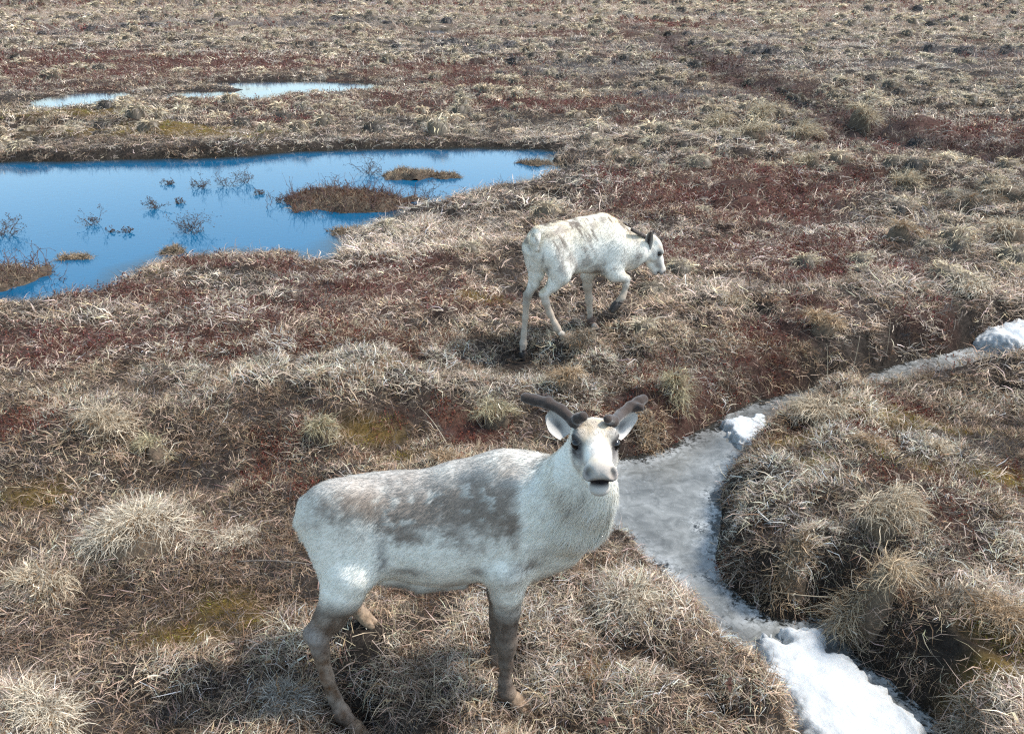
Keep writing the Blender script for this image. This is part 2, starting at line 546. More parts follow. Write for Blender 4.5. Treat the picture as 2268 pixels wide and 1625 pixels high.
def build_water():
    wm = water_material('pond_water', (0.002, 0.078, 0.165))
    o = sheet('pond', POND, Z_POND, wm, pad=0.9, label='blue open pond reflecting the sky behind the walking reindeer', cat='pond')
    for q, lab in zip(INLETS, ('small blue inlet pool just right of the pond', 'tiny puddle in the grass just left of the walking reindeer rump')):
        sheet('pool', q, Z_POND + 0.004, wm, pad=0.12, label=lab, cat='pool')
    fm = water_material('pool_water', (0.01, 0.06, 0.12))
    zf = Z_FAR
    for q, lab in zip(FARP, ('narrow far pool in front of the long far pool', 'long pale blue far pool beyond the pond', 'pale far pool at the left edge beyond the pond',
                             'tiny pale pool far out on the plain', 'faint sliver of water left of the tiny far pool')):
        zf += 0.004
        sheet('pool', q, zf, fm, pad=1.0, label=lab, cat='pool')
    # stream: grey rotten ice with open dark water along its edges
    M = Nodes('rotten_ice')
    g = M.n('ShaderNodeNewGeometry')
    pos = g.outputs['Position']
    big = M.noise(1.7, 3, 0.5, pos, 0.5)
    sh = M.n('ShaderNodeAttribute', attribute_name='shore').outputs['Fac']
    n1 = M.noise(5, 5, 0.6, pos, 0.4)
    n2 = M.noise(38, 4, 0.7, pos, 0.6)
    vo = M.n('ShaderNodeTexVoronoi', feature='DISTANCE_TO_EDGE')
    vo.inputs['Scale'].default_value = 26
    M.l(pos, vo.inputs['Vector'])
    fl = M.n('ShaderNodeTexVoronoi')
    fl.inputs['Scale'].default_value = 30
    M.l(pos, fl.inputs['Vector'])
    edge = M.math('MULTIPLY_ADD', sh, 3.0, 0.05)
    k = M.math('ADD', edge, M.math('MULTIPLY_ADD', n1, 1.6, -0.84))
    k = M.math('ADD', k, M.math('MULTIPLY_ADD', n2, 1.5, -0.70))
    ice = M.ramp(k, [(0.02, 0.0), (0.22, 1.0)])
    core = M.ramp(M.math('ADD', M.math('MULTIPLY', sh, 3.0), M.math('MULTIPLY_ADD', n1, 1.4, -0.8)), [(0.05, 0.0), (0.5, 1.0)])
    flake = M.ramp(fl.outputs['Color'], [(0.45, 0.0), (0.6, 1.0)])
    n3 = M.noise(11, 4, 0.6, pos, 0.8)
    rough_tone = M.mixc(M.math('MULTIPLY', flake, 0.55), M.ramp(n2, [(0.35, (0.10, 0.105, 0.10)), (0.65, (0.30, 0.31, 0.305))]), (0.42, 0.43, 0.425))
    smooth_tone = M.ramp(n3, [(0.3, (0.12, 0.122, 0.115)), (0.5, (0.185, 0.188, 0.178)), (0.75, (0.28, 0.282, 0.27))])
    speck = M.ramp(n2, [(0.60, 0.0), (0.68, 1.0)])
    smooth_tone = M.mixc(M.math('MULTIPLY', speck, 0.4), smooth_tone, (0.40, 0.42, 0.42))
    tone = M.mixc(core, rough_tone, smooth_tone)
    tone = M.mixc(1.0, tone, M.ramp(big, [(0.38, 0.55), (0.62, 1.25)]), 'MULTIPLY')
    col = M.mixc(ice, (0.022, 0.022, 0.020), tone)
    hgt = M.math('ADD', M.math('MULTIPLY', n2, 0.7), M.math('MULTIPLY', ice, 0.4))
    b = M.n('ShaderNodeBump', Strength=0.18, Distance=0.010)
    M.l(hgt, b.inputs['Height'])
    p = M.n('ShaderNodeBsdfPrincipled')
    M.l(col, p.inputs['Base Color'])
    M.l(M.ramp(ice, [(0.0, 0.05), (1.0, 0.14)]), p.inputs['Roughness'])
    M.l(b.outputs[0], p.inputs['Normal'])
    p.inputs['IOR'].default_value = 1.33
    M.surf(p.outputs[0])
    o = sheet('stream', STREAM, Z_STREAM, M.m, pad=0.25, step=0.03, label='narrow stream covered in grey melting ice winding past the front reindeer', cat='stream')
# ------------------------------------------------------------------ plants
def straw_material():
    """blades: colour = tint of the tuft x shade of the blade; light passes through the thin leaf"""
    M = Nodes('dry_straw')
    ti = M.n('ShaderNodeAttribute', attribute_name='tint', attribute_type='INSTANCER')
    sh = M.n('ShaderNodeAttribute', attribute_name='shade')
    c = M.mixc(1.0, ti.outputs['Color'], sh.outputs['Color'], 'MULTIPLY')
    d = M.n('ShaderNodeBsdfDiffuse')
    t = M.n('ShaderNodeBsdfTranslucent')
    g = M.n('ShaderNodeBsdfGlossy', Roughness=0.5)
    M.l(c, d.inputs[0])
    M.l(c, t.inputs[0])
    mx = M.n('ShaderNodeMixShader')
    mx.inputs[0].default_value = 0.28
    M.l(d.outputs[0], mx.inputs[1])
    M.l(t.outputs[0], mx.inputs[2])
    m2 = M.n('ShaderNodeMixShader')
    m2.inputs[0].default_value = 0.04
    M.l(mx.outputs[0], m2.inputs[1])
    M.l(g.outputs[0], m2.inputs[2])
    return M.surf(m2.outputs[0])


def own_material(name):
    """the same blade, coloured by its own vertices (for single plants)"""
    M = Nodes(name)
    sh = M.n('ShaderNodeAttribute', attribute_name='shade')
    d = M.n('ShaderNodeBsdfDiffuse')
    t = M.n('ShaderNodeBsdfTranslucent')
    M.l(sh.outputs['Color'], d.inputs[0])
    M.l(sh.outputs['Color'], t.inputs[0])
    mx = M.n('ShaderNodeMixShader')
    mx.inputs[0].default_value = 0.25
    M.l(d.outputs[0], mx.inputs[1])
    M.l(t.outputs[0], mx.inputs[2])
    return M.surf(mx.outputs[0])


def strips(root, d0, d1, length, width, rng, seg=3, wob=0.0):
    """curved tapering blades: from root, leaving along d0 and ending along d1"""
    n = len(root)
    nrm = lambda a: a / np.maximum(np.linalg.norm(a, axis=1, keepdims=True), 1e-9)
    d0, d1 = nrm(d0), nrm(d1)
    side = nrm(np.cross(d0 + 1e-3, rng.normal(size=(n, 3))))
    pts = [root]
    p = root.copy()
    for s in range(seg):
        f = (s + 0.5) / seg
        d = nrm(d0 * (1 - f) + d1 * f + wob * rng.normal(size=(n, 3)))
        p = p + d * (length / seg)[:, None]
        pts.append(p)
    vs, k = [], 2 * seg + 1
    for s in range(seg):
        w = (width * (1.0 - 0.55 * (s / seg)) / 2)[:, None]
        vs += [pts[s] - side * w, pts[s] + side * w]
    vs.append(pts[seg])
    v = np.stack(vs, 1).reshape(-1, 3)
    b = np.arange(n)[:, None] * k
    tr = []
    for s in range(seg - 1):
        a = 2 * s
        tr += [[a, a + 1, a + 3], [a, a + 3, a + 2]]
    a = 2 * (seg - 1)
    tr.append([a, a + 1, a + 2])
    t = (b[:, :, None] + np.array(tr)[None]).reshape(-1, 3)
    return v, t, k


def merge(parts):
    vs, ts, cs, o = [], [], [], 0
    for v, t, c in parts:
        vs.append(v)
        ts.append(t + o)
        cs.append(c)
        o += len(v)
    return np.concatenate(vs), np.concatenate(ts), np.concatenate(cs)


def sph(rng, n, el0, el1):
    az = rng.uniform(0, 2 * np.pi, n)
    el = np.radians(rng.uniform(el0, el1, n))
    return np.stack([np.cos(az) * np.cos(el), np.sin(az) * np.cos(el), np.sin(el)], 1), az


def tuft(seed, n=28, ln=(0.06, 0.13), wd=0.0026, spread=0.03, el=(25, 80), droop=(-40, 10), seg=3, wob=0.15, tone=0.3, hue=0.0, comb=None):
    rng = np.random.default_rng(seed)
    d0, az = sph(rng, n, *el)
    if comb:
        az = rng.normal(0, comb, n)
        e0 = np.radians(rng.uniform(*el, n))
        d0 = np.stack([np.cos(az) * np.cos(e0), np.sin(az) * np.cos(e0), np.sin(e0)], 1)
    e1 = np.radians(rng.uniform(*droop, n))
    a1 = az + rng.normal(0, 0.5, n)
    d1 = np.stack([np.cos(a1) * np.cos(e1), np.sin(a1) * np.cos(e1), np.sin(e1)], 1)
    root = np.stack([rng.normal(0, spread, n), rng.normal(0, spread, n), rng.uniform(-0.012, 0.0, n)], 1)
    L = rng.uniform(*ln, n)
    v, t, k = strips(root, d0, d1, L, wd * 0.85 * np.exp(rng.normal(0, 0.42, n)), rng, seg, wob)
    s = np.exp(rng.normal(0, tone, n))
    c = np.stack([s, s * (1 + hue * rng.normal(0, 1, n)), s * (1 + 1.6 * hue * rng.normal(0, 1, n))], 1)
    return v, t, np.repeat(c, k, 0)


def leafy(seed, stems=10, h=(0.05, 0.11), leaf=0.008, per=7, spread=0.035, twig=(0.25, 0.2, 0.2), leafc=(1, 1, 1)):
    """dwarf shrub: thin stems carrying small leaves"""
    rng = np.random.default_rng(seed)
    d0, az = sph(rng, stems, 35, 85)
    root = np.stack([rng.normal(0, spread, stems), rng.normal(0, spread, stems), np.full(stems, -0.01)], 1)
    L = rng.uniform(*h, stems)
    d1 = d0 + rng.normal(0, 0.5, (stems, 3))
    v, t, k = strips(root, d0, d1, L, np.full(stems, leaf * 0.3), rng, 2, 0.1)
    parts = [(v, t, np.repeat(np.tile(np.array(twig), (stems, 1)), k, 0))]
    nl = stems * per
    st = np.repeat(np.arange(stems), per)
    f = rng.uniform(0.3, 1.05, nl)[:, None]
    base = root[st] + (d0[st] * (1 - f * 0.5) + d1[st] / np.linalg.norm(d1[st], axis=1, keepdims=True) * f * 0.5) * L[st][:, None] * f
    ld, _ = sph(rng, nl, -20, 80)
    sd = np.cross(ld, rng.normal(size=(nl, 3)))
    sd /= np.linalg.norm(sd, axis=1, keepdims=True)
    ll = (leaf * rng.uniform(0.7, 1.5, nl))[:, None]
    q = np.stack([base, base + ld * ll * 0.5 + sd * ll * 0.33, base + ld * ll, base + ld * ll * 0.5 - sd * ll * 0.33], 1).reshape(-1, 3)
    b = np.arange(nl)[:, None] * 4
    tt = np.concatenate([b + np.array([[0, 1, 2]]), b + np.array([[0, 2, 3]])])
    s = np.exp(rng.normal(0, 0.4, nl))
    c = np.stack([s * leafc[0], s * leafc[1] * rng.uniform(0.8, 1.2, nl), s * leafc[2] * rng.uniform(0.8, 1.2, nl)], 1)
    parts.append((q, tt, np.repeat(c, 4, 0)))
    return merge(parts)


def hummock(seed, n, wd, R=0.21, H=0.17):
    """rounded tussock: a dark core with straw draped over it from the crown"""
    rng = np.random.default_rng(seed)
    na, nr = 12, 4
    V, T = [[0, 0, H * 0.8]], []
    for j in range(1, nr + 1):
        q = j / nr
        for k in range(na):
            w = 1 + 0.15 * math.sin(3 * k * 2 * math.pi / na + seed) + 0.08 * rng.normal()
            V.append([R * 0.8 * q * w * math.cos(2 * math.pi * k / na), R * 0.8 * q * w * math.sin(2 * math.pi * k / na), H * 0.8 * math.sqrt(max(0, 1 - q ** 2.4)) - (0.08 if j == nr else 0)])
    T += [[0, 1 + k, 1 + (k + 1) % na] for k in range(na)]
    for j in range(nr - 1):
        for k in range(na):
            a, b = 1 + j * na + k, 1 + j * na + (k + 1) % na
            T += [[a, a + na, b + na], [a, b + na, b]]
    core = (np.array(V), np.array(T), np.tile(np.array([[0.24, 0.22, 0.20]]), (len(V), 1)))
    az = rng.uniform(0, 2 * np.pi, n)
    rho = np.sqrt(rng.random(n)) * 0.95
    root = np.stack([np.cos(az) * rho * R * 0.8, np.sin(az) * rho * R * 0.8, H * 0.8 * np.sqrt(np.clip(1 - rho ** 2.4, 0, 1)) + 0.0], 1)
    a2 = az + rng.normal(0, 0.6, n)
    e0, e1 = np.radians(rng.normal(48 - 40 * rho, 18)), np.radians(rng.normal(-20 - 55 * rho, 18))
    d0 = np.stack([np.cos(a2) * np.cos(e0), np.sin(a2) * np.cos(e0), np.sin(e0)], 1)
    d1 = np.stack([np.cos(a2) * np.cos(e1), np.sin(a2) * np.cos(e1), np.sin(e1)], 1)
    v, t, k = strips(root, d0, d1, R * rng.uniform(0.35, 0.85, n), wd * np.exp(rng.normal(0, 0.3, n)), rng, 3, 0.2)
    s = np.exp(rng.normal(0, 0.38, n))
    c = np.repeat(np.stack([s, s * rng.uniform(0.95, 1.03, n), s * rng.uniform(0.85, 1.08, n)], 1), k, 0)
    return merge([core, (v, t, c)])


def proto(name, data, mat):
    v, t, c = data
    me = make_mesh(name, v, None, t, smooth=False)
    set_attr(me, 'shade', 'FLOAT_COLOR', rgba(c))
    me.materials.append(mat)
    o = bpy.data.objects.new(name, me)          # not linked: only read by the scatter
    RAW[o.name] = data
    return o


RAW = {}


def spread(name, label, cat, pts, rot, scl, idx, tint, protos, mat):
    """near plants as real geometry: every blade stands where its tuft stands"""
    V, T, C, off = [], [], [], 0
    for pi in np.unique(idx):
        v, t, c = RAW[protos[pi].name]
        m = idx == pi
        q = v[None] * scl[m][:, None, :]
        cz, sz = np.cos(rot[m][:, 2])[:, None], np.sin(rot[m][:, 2])[:, None]
        x, y, z = q[..., 0] * cz - q[..., 1] * sz, q[..., 0] * sz + q[..., 1] * cz, q[..., 2]
        cy, sy = np.cos(rot[m][:, 1])[:, None], np.sin(rot[m][:, 1])[:, None]
        x, z = x * cy + z * sy, -x * sy + z * cy
        cx, sx = np.cos(rot[m][:, 0])[:, None], np.sin(rot[m][:, 0])[:, None]
        y, z = y * cx - z * sx, y * sx + z * cx
        w = np.stack([x, y, z], -1) + pts[m][:, None, :]
        k = len(w)
        V.append(w.reshape(-1, 3))
        T.append((t[None] + (np.arange(k) * len(v))[:, None, None]).reshape(-1, 3) + off)
        C.append((c[None] * tint[m][:, None, :]).reshape(-1, 3))
        off += k * len(v)
    me = make_mesh(name, np.concatenate(V), None, np.concatenate(T), smooth=False)
    set_attr(me, 'shade', 'FLOAT_COLOR', rgba(np.clip(np.concatenate(C), 0, 0.85)))
    return tag(link(name, me, mat), label, cat, kind='stuff')


def scatter(name, label, cat, pts, rot, scl, idx, tint, protos):
    me = bpy.data.meshes.new(name)
    me.vertices.add(len(pts))
    me.vertices.foreach_set('co', np.asarray(pts, np.float32).ravel())
    set_attr(me, 'rot', 'FLOAT_VECTOR', rot)
    set_attr(me, 'scl', 'FLOAT_VECTOR', scl)
    set_attr(me, 'idx', 'INT', idx)
    set_attr(me, 'tint', 'FLOAT_COLOR', rgba(tint))
    o = link(name, me)
    tag(o, label, cat, kind='stuff')
    ng = bpy.data.node_groups.new(name, 'GeometryNodeTree')
    ng.interface.new_socket('Geometry', in_out='INPUT', socket_type='NodeSocketGeometry')
    ng.interface.new_socket('Geometry', in_out='OUTPUT', socket_type='NodeSocketGeometry')
    N, L = ng.nodes, ng.links
    gi, go = N.new('NodeGroupInput'), N.new('NodeGroupOutput')
    iop = N.new('GeometryNodeInstanceOnPoints')
    jn = N.new('GeometryNodeJoinGeometry')
    for p in reversed(protos):                       # the join keeps the order of its links
        oi = N.new('GeometryNodeObjectInfo')
        oi.inputs['Object'].default_value = p
        oi.inputs['As Instance'].default_value = False
        g2 = N.new('GeometryNodeGeometryToInstance')
        L.new(oi.outputs['Geometry'], g2.inputs[0])
        L.new(g2.outputs[0], jn.inputs[0])

    def attr(nm, typ):
        a = N.new('GeometryNodeInputNamedAttribute')
        a.data_type = typ
        a.inputs['Name'].default_value = nm
        return a.outputs[0]
    e2r = N.new('FunctionNodeEulerToRotation')
    L.new(attr('rot', 'FLOAT_VECTOR'), e2r.inputs[0])
    L.new(gi.outputs[0], iop.inputs['Points'])
    L.new(jn.outputs[0], iop.inputs['Instance'])
    iop.inputs['Pick Instance'].default_value = True
    L.new(attr('idx', 'INT'), iop.inputs['Instance Index'])
    L.new(e2r.outputs[0], iop.inputs['Rotation'])
    L.new(attr('scl', 'FLOAT_VECTOR'), iop.inputs['Scale'])
    L.new(iop.outputs[0], go.inputs[0])
    m = o.modifiers.new('scatter', 'NODES')
    m.node_group = ng
    return o


PALE, TAN, BROWN, GREYS = np.array([0.68, 0.578, 0.462]), np.array([0.53, 0.388, 0.268]), np.array([0.19, 0.12, 0.075]), np.array([0.36, 0.30, 0.24])
REDS, REDB, GREYW = np.array([0.135, 0.032, 0.026]), np.array([0.16, 0.075, 0.05]), np.array([0.15, 0.13, 0.125])
OCHRE, MOSSG = np.array([0.27, 0.16, 0.04]), np.array([0.25, 0.24, 0.05])


def build_cover():
    mat = straw_material()
    rng = np.random.default_rng(11)
    bands = [  # r0, r1, tufts per m2, blade width factor, size factor
        (1.9, 4.2, 900, 0.92, 1.0), (4.2, 7.0, 490, 1.2, 1.1), (7.0, 11.0, 210, 1.9, 1.25), (11.0, 19.0, 85, 3.0, 1.75),
        (19.0, 34.0, 40, 3.8, 2.1), (34.0, 70.0, 13, 6.0, 3.1), (70.0, 170.0, 2.4, 13.0, 6.5), (170.0, 420.0, 0.26, 32.0, 17.0)]
    kinds = {'straw': [], 'litter': [], 'shrub': [], 'twig': [], 'moss': []}
    protos = {k: [] for k in kinds}
    near = {k: [] for k in kinds}
    nmat = own_material('dry_straw_near')
    for bi, (r0, r1, dens, wf, sf) in enumerate(bands):
        few = max(0.40, 1 - 0.13 * bi)
        base = {k: len(protos[k]) for k in kinds}
        nv = 6 if bi < 3 else 4
        for s in range(nv):
            sd = 1000 * bi + s
            sg = 2 if bi < 2 else 3
            protos['straw'].append(proto('straw_tuft', tuft(sd, int(26 * few), (0.05, 0.13), 0.0027 * wf / sf, 0.03, (15, 80), (-60, 15), sg, 0.22, 0.43, 0.04, 1.5), mat))
            protos['litter'].append(proto('litter_tuft', tuft(sd + 100, int(26 * few), (0.05, 0.13), 0.0026 * wf / sf, 0.045, (-5, 38), (-35, 25), sg, 0.35, 0.50, 0.04, 1.1), mat))
            protos['shrub'].append(proto('red_shrub', leafy(sd + 200, int(11 * few), (0.04, 0.10), 0.0075 * (wf / sf) ** 0.9, 7, 0.035, (0.9, 1.2, 1.2), (1, 1, 1)), mat))
            protos['twig'].append(proto('grey_twigs', tuft(sd + 300, int(24 * few), (0.06, 0.13), 0.0019 * wf / sf, 0.04, (15, 85), (10, 80), sg, 0.35, 0.35, 0.02), mat))
            protos['moss'].append(proto('moss_tuft', tuft(sd + 400, int(46 * few), (0.012, 0.03), 0.0032 * wf / sf, 0.03, (30, 90), (10, 80), 2, 0.2, 0.35, 0.05), mat))
        half = math.radians(56 if bi < 3 else 41)
        n = int(dens * half * (r1 * r1 - r0 * r0))
        # even cover: a jittered polar lattice, thinned by chance
        u = rng.random(n)
        r = np.sqrt(r0 * r0 + u * (r1 * r1 - r0 * r0))
        a = rng.uniform(-half, half, n)
        x, y = np.sin(a) * r, np.cos(a) * r
        z, sd, dome = height(x, y, True)
        pond, far, st = water_sd(x, y)
        keep = (z > Z_STREAM + 0.015) & ~((pond > -0.05) & (z < Z_POND + 0.02)) & ~((far > -0.4) & (z < Z_FAR + 0.02)) & (sd < 0.03)
        gap = fbm2(x / 0.16 / sf, y / 0.16 / sf, 91, 2) + 0.7 * np.clip(dome / 0.05 / max(1, sf * 0.6), 0, 1) - 0.2
        keep &= (gap > -0.30) | (rng.random(n) < 0.22)
        for px, py, pz, pr in PADS:
            if pr > 0.3:
                continue
            keep &= ((x - px) ** 2 + ((y - py + (0.05 if py < 5 else 0.10)) / (1 if py < 5 else 1.5)) ** 2 > (0.10 if py < 5 else 0.075) ** 2) | (rng.random(n) < 0.08)
        x, y, z, r, dome, sd = (q[keep] for q in (x, y, z, r, dome, sd))
        n = len(x)
        red, grey, moss, pale = zones(x, y)
        lush = np.clip(patches(x, y, PALE_PATCH) * 1.2 - 0.2, 0, 1)
        eps = 0.05 * sf
        gx = (height(x + eps, y) - z) / eps
        gy = (height(x, y + eps) - z) / eps
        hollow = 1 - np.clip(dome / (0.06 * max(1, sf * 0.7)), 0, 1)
        pr = {'moss': moss * 0.9, 'shrub': red * (0.7 * hollow + 0.4) * 1.15, 'twig': grey * 0.75 + 0.10 * hollow,
              'straw': 0.16 + 1.2 * lush + 0.55 * np.clip(dome / 0.05 / max(1, sf * 0.6), 0, 1) * (1 - 0.5 * red), 'litter': 0.42 + 0.12 * hollow}
        keys = list(pr)
        P = np.stack([pr[k] for k in keys], 1)
        P /= P.sum(1, keepdims=True)
        ch = (rng.random(n)[:, None] > np.cumsum(P, 1)).sum(1).clip(0, len(keys) - 1)
        for ki, k in enumerate(keys):
            m = ch == ki
            c = m.sum()
            if not c:
                continue
            w = rng.random(c)[:, None]
            pl = np.clip(pale[m] * 0.7 + rng.normal(0, 0.3, c) + 0.18, 0, 1)[:, None]
            if k == 'straw':
                t = TAN * (1 - pl) + PALE * pl
                t = np.where(w < 0.16, BROWN * 1.2, t)
            elif k == 'litter':
                t = (BROWN * (1 - pl) + PALE * 0.9 * pl) * 0.75 + GREYS * 0.25
                t = np.where(w < 0.30, BROWN * 0.75, t)
            elif k == 'shrub':
                t = REDS * (1 - w) + REDB * w
            elif k == 'twig':
                t = GREYW * (0.5 + 0.8 * w)
            else:
                t = OCHRE * (1 - w) + MOSSG * w
            s = sf * rng.uniform(0.75, 1.3, c) * (1 + (0.55 if k == 'straw' else 0.0) * lush[m])
            flowa = 2.6 * fbm2(x[m] / 0.5 / sf, y[m] / 0.5 / sf, 95, 2) + np.arctan2(-gy[m] * 2 - 0.35, -gx[m] * 2 + 0.2)
            rz = np.where(rng.random(c) < 0.7, flowa + rng.normal(0, 0.6, c), rng.uniform(0, 2 * np.pi, c))
            rot = np.stack([np.arctan(gy[m]) * 0.8, -np.arctan(gx[m]) * 0.8, rz], 1)
            zz = z[m] - 0.004 * sf
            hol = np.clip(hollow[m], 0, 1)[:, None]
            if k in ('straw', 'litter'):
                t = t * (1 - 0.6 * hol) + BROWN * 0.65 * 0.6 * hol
            t = t * (1 - 0.72 * np.exp(-(line_d(x[m], y[m], HOLLOW2) / 0.9) ** 2))[:, None]  # shade of the ditch bank put into the tint, along with its dark shrubs
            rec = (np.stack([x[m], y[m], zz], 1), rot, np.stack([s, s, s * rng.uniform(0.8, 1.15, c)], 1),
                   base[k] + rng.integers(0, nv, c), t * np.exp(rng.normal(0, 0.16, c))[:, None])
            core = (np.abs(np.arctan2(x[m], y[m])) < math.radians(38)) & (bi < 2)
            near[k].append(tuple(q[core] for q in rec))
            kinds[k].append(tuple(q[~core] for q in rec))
    hum, hp = [], []
    for bi, (r0, r1, cell, wf, sf) in enumerate([(5.5, 9, 0.50, 1.7, 0.8), (9, 17, 0.52, 2.7, 0.95), (17, 34, 0.60, 4.6, 1.1), (34, 72, 0.95, 8.5, 1.5), (72, 170, 2.2, 18, 3.2), (170, 420, 7.0, 40, 8.0)]):
        nv = 5
        for q in range(nv):
            hp.append(proto('hummock', hummock(7000 + 50 * bi + q, [150, 110, 80, 60, 46, 40][bi], 0.0026 * wf / sf, 0.22, 0.20), mat))
        gx, gy = np.meshgrid(np.arange(-r1 * 0.7, r1 * 0.7, cell), np.arange(0, r1, cell))
        x, y = gx.ravel() + rng.uniform(-0.45, 0.45, gx.size) * cell, gy.ravel() + rng.uniform(-0.45, 0.45, gx.size) * cell
        rr, aa = np.hypot(x, y), np.arctan2(x, y)
        red, grey, moss, pale = zones(x, y)
        pond, far, st = water_sd(x, y)
        cov = fbm2(x / 3.2, y / 2.6, 131, 3)
        pr = np.clip(0.46 + 1.0 * cov - 0.45 * red, 0.03, 0.9) * (0.55 if bi == 0 else 1.0)
        if bi == 0:
            pr = pr * sstep(0.0, 1.2, x - 0.6)
        ok = (rr > r0) & (rr <= r1) & (np.abs(aa) < math.radians(41)) & (np.maximum(pond, st) < -0.35) & (far < -1.2) & (rng.random(len(x)) < pr)
        for px, py, pz, pq in PADS:
            ok &= (x - px) ** 2 + (y - py) ** 2 > 0.35 ** 2
        x, y, pale, grey = x[ok], y[ok], pale[ok], grey[ok]
        c = len(x)
        z = height(x, y) - 0.035 * sf
        s = sf * rng.uniform(0.65, 1.35, c)
        w = rng.random(c)[:, None]
        t = np.array([0.52, 0.41, 0.275]) * (1 - w) + np.array([0.56, 0.48, 0.35]) * w
        t = np.where(rng.random(c)[:, None] < 0.16, np.array([0.20, 0.165, 0.125]), t)
        t = np.where((rng.random(c) < grey * 0.6)[:, None], np.array([0.15, 0.13, 0.12]), t) * np.exp(rng.normal(0, 0.2, c))[:, None]
        t = t * (1 - 0.72 * np.exp(-(line_d(x, y, HOLLOW2) / 0.9) ** 2))[:, None]  # hummocks by the ditch carry the same bank shade in their tint
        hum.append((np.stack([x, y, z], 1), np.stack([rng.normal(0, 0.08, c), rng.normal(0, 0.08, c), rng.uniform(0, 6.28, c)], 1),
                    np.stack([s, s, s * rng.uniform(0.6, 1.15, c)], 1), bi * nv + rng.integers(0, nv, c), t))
    cat = [np.concatenate([q[i] for q in hum]) for i in range(5)]
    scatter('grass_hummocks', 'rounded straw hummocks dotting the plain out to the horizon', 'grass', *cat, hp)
    lab = {'straw': ('dry_grass', 'bleached dry grass covering the hummocks of the tundra', 'grass'),
           'litter': ('dead_grass_litter', 'matted dead grass lying between the hummocks', 'grass'),
           'shrub': ('dwarf_shrub_cover', 'dark red dwarf shrubs creeping through the dry grass', 'shrub cover'),
           'twig': ('grey_twig_cover', 'bare grey twigs of low shrubs on the tundra', 'shrub cover'),
           'moss': ('moss_cover', 'ochre and yellow green moss cushions between the grass', 'moss')}
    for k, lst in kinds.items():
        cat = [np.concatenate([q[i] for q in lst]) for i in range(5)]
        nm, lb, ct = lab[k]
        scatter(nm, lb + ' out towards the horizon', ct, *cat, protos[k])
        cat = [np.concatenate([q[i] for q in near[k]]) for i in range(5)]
        spread(nm, lb + ' around the front reindeer', ct, *cat, protos[k], nmat)


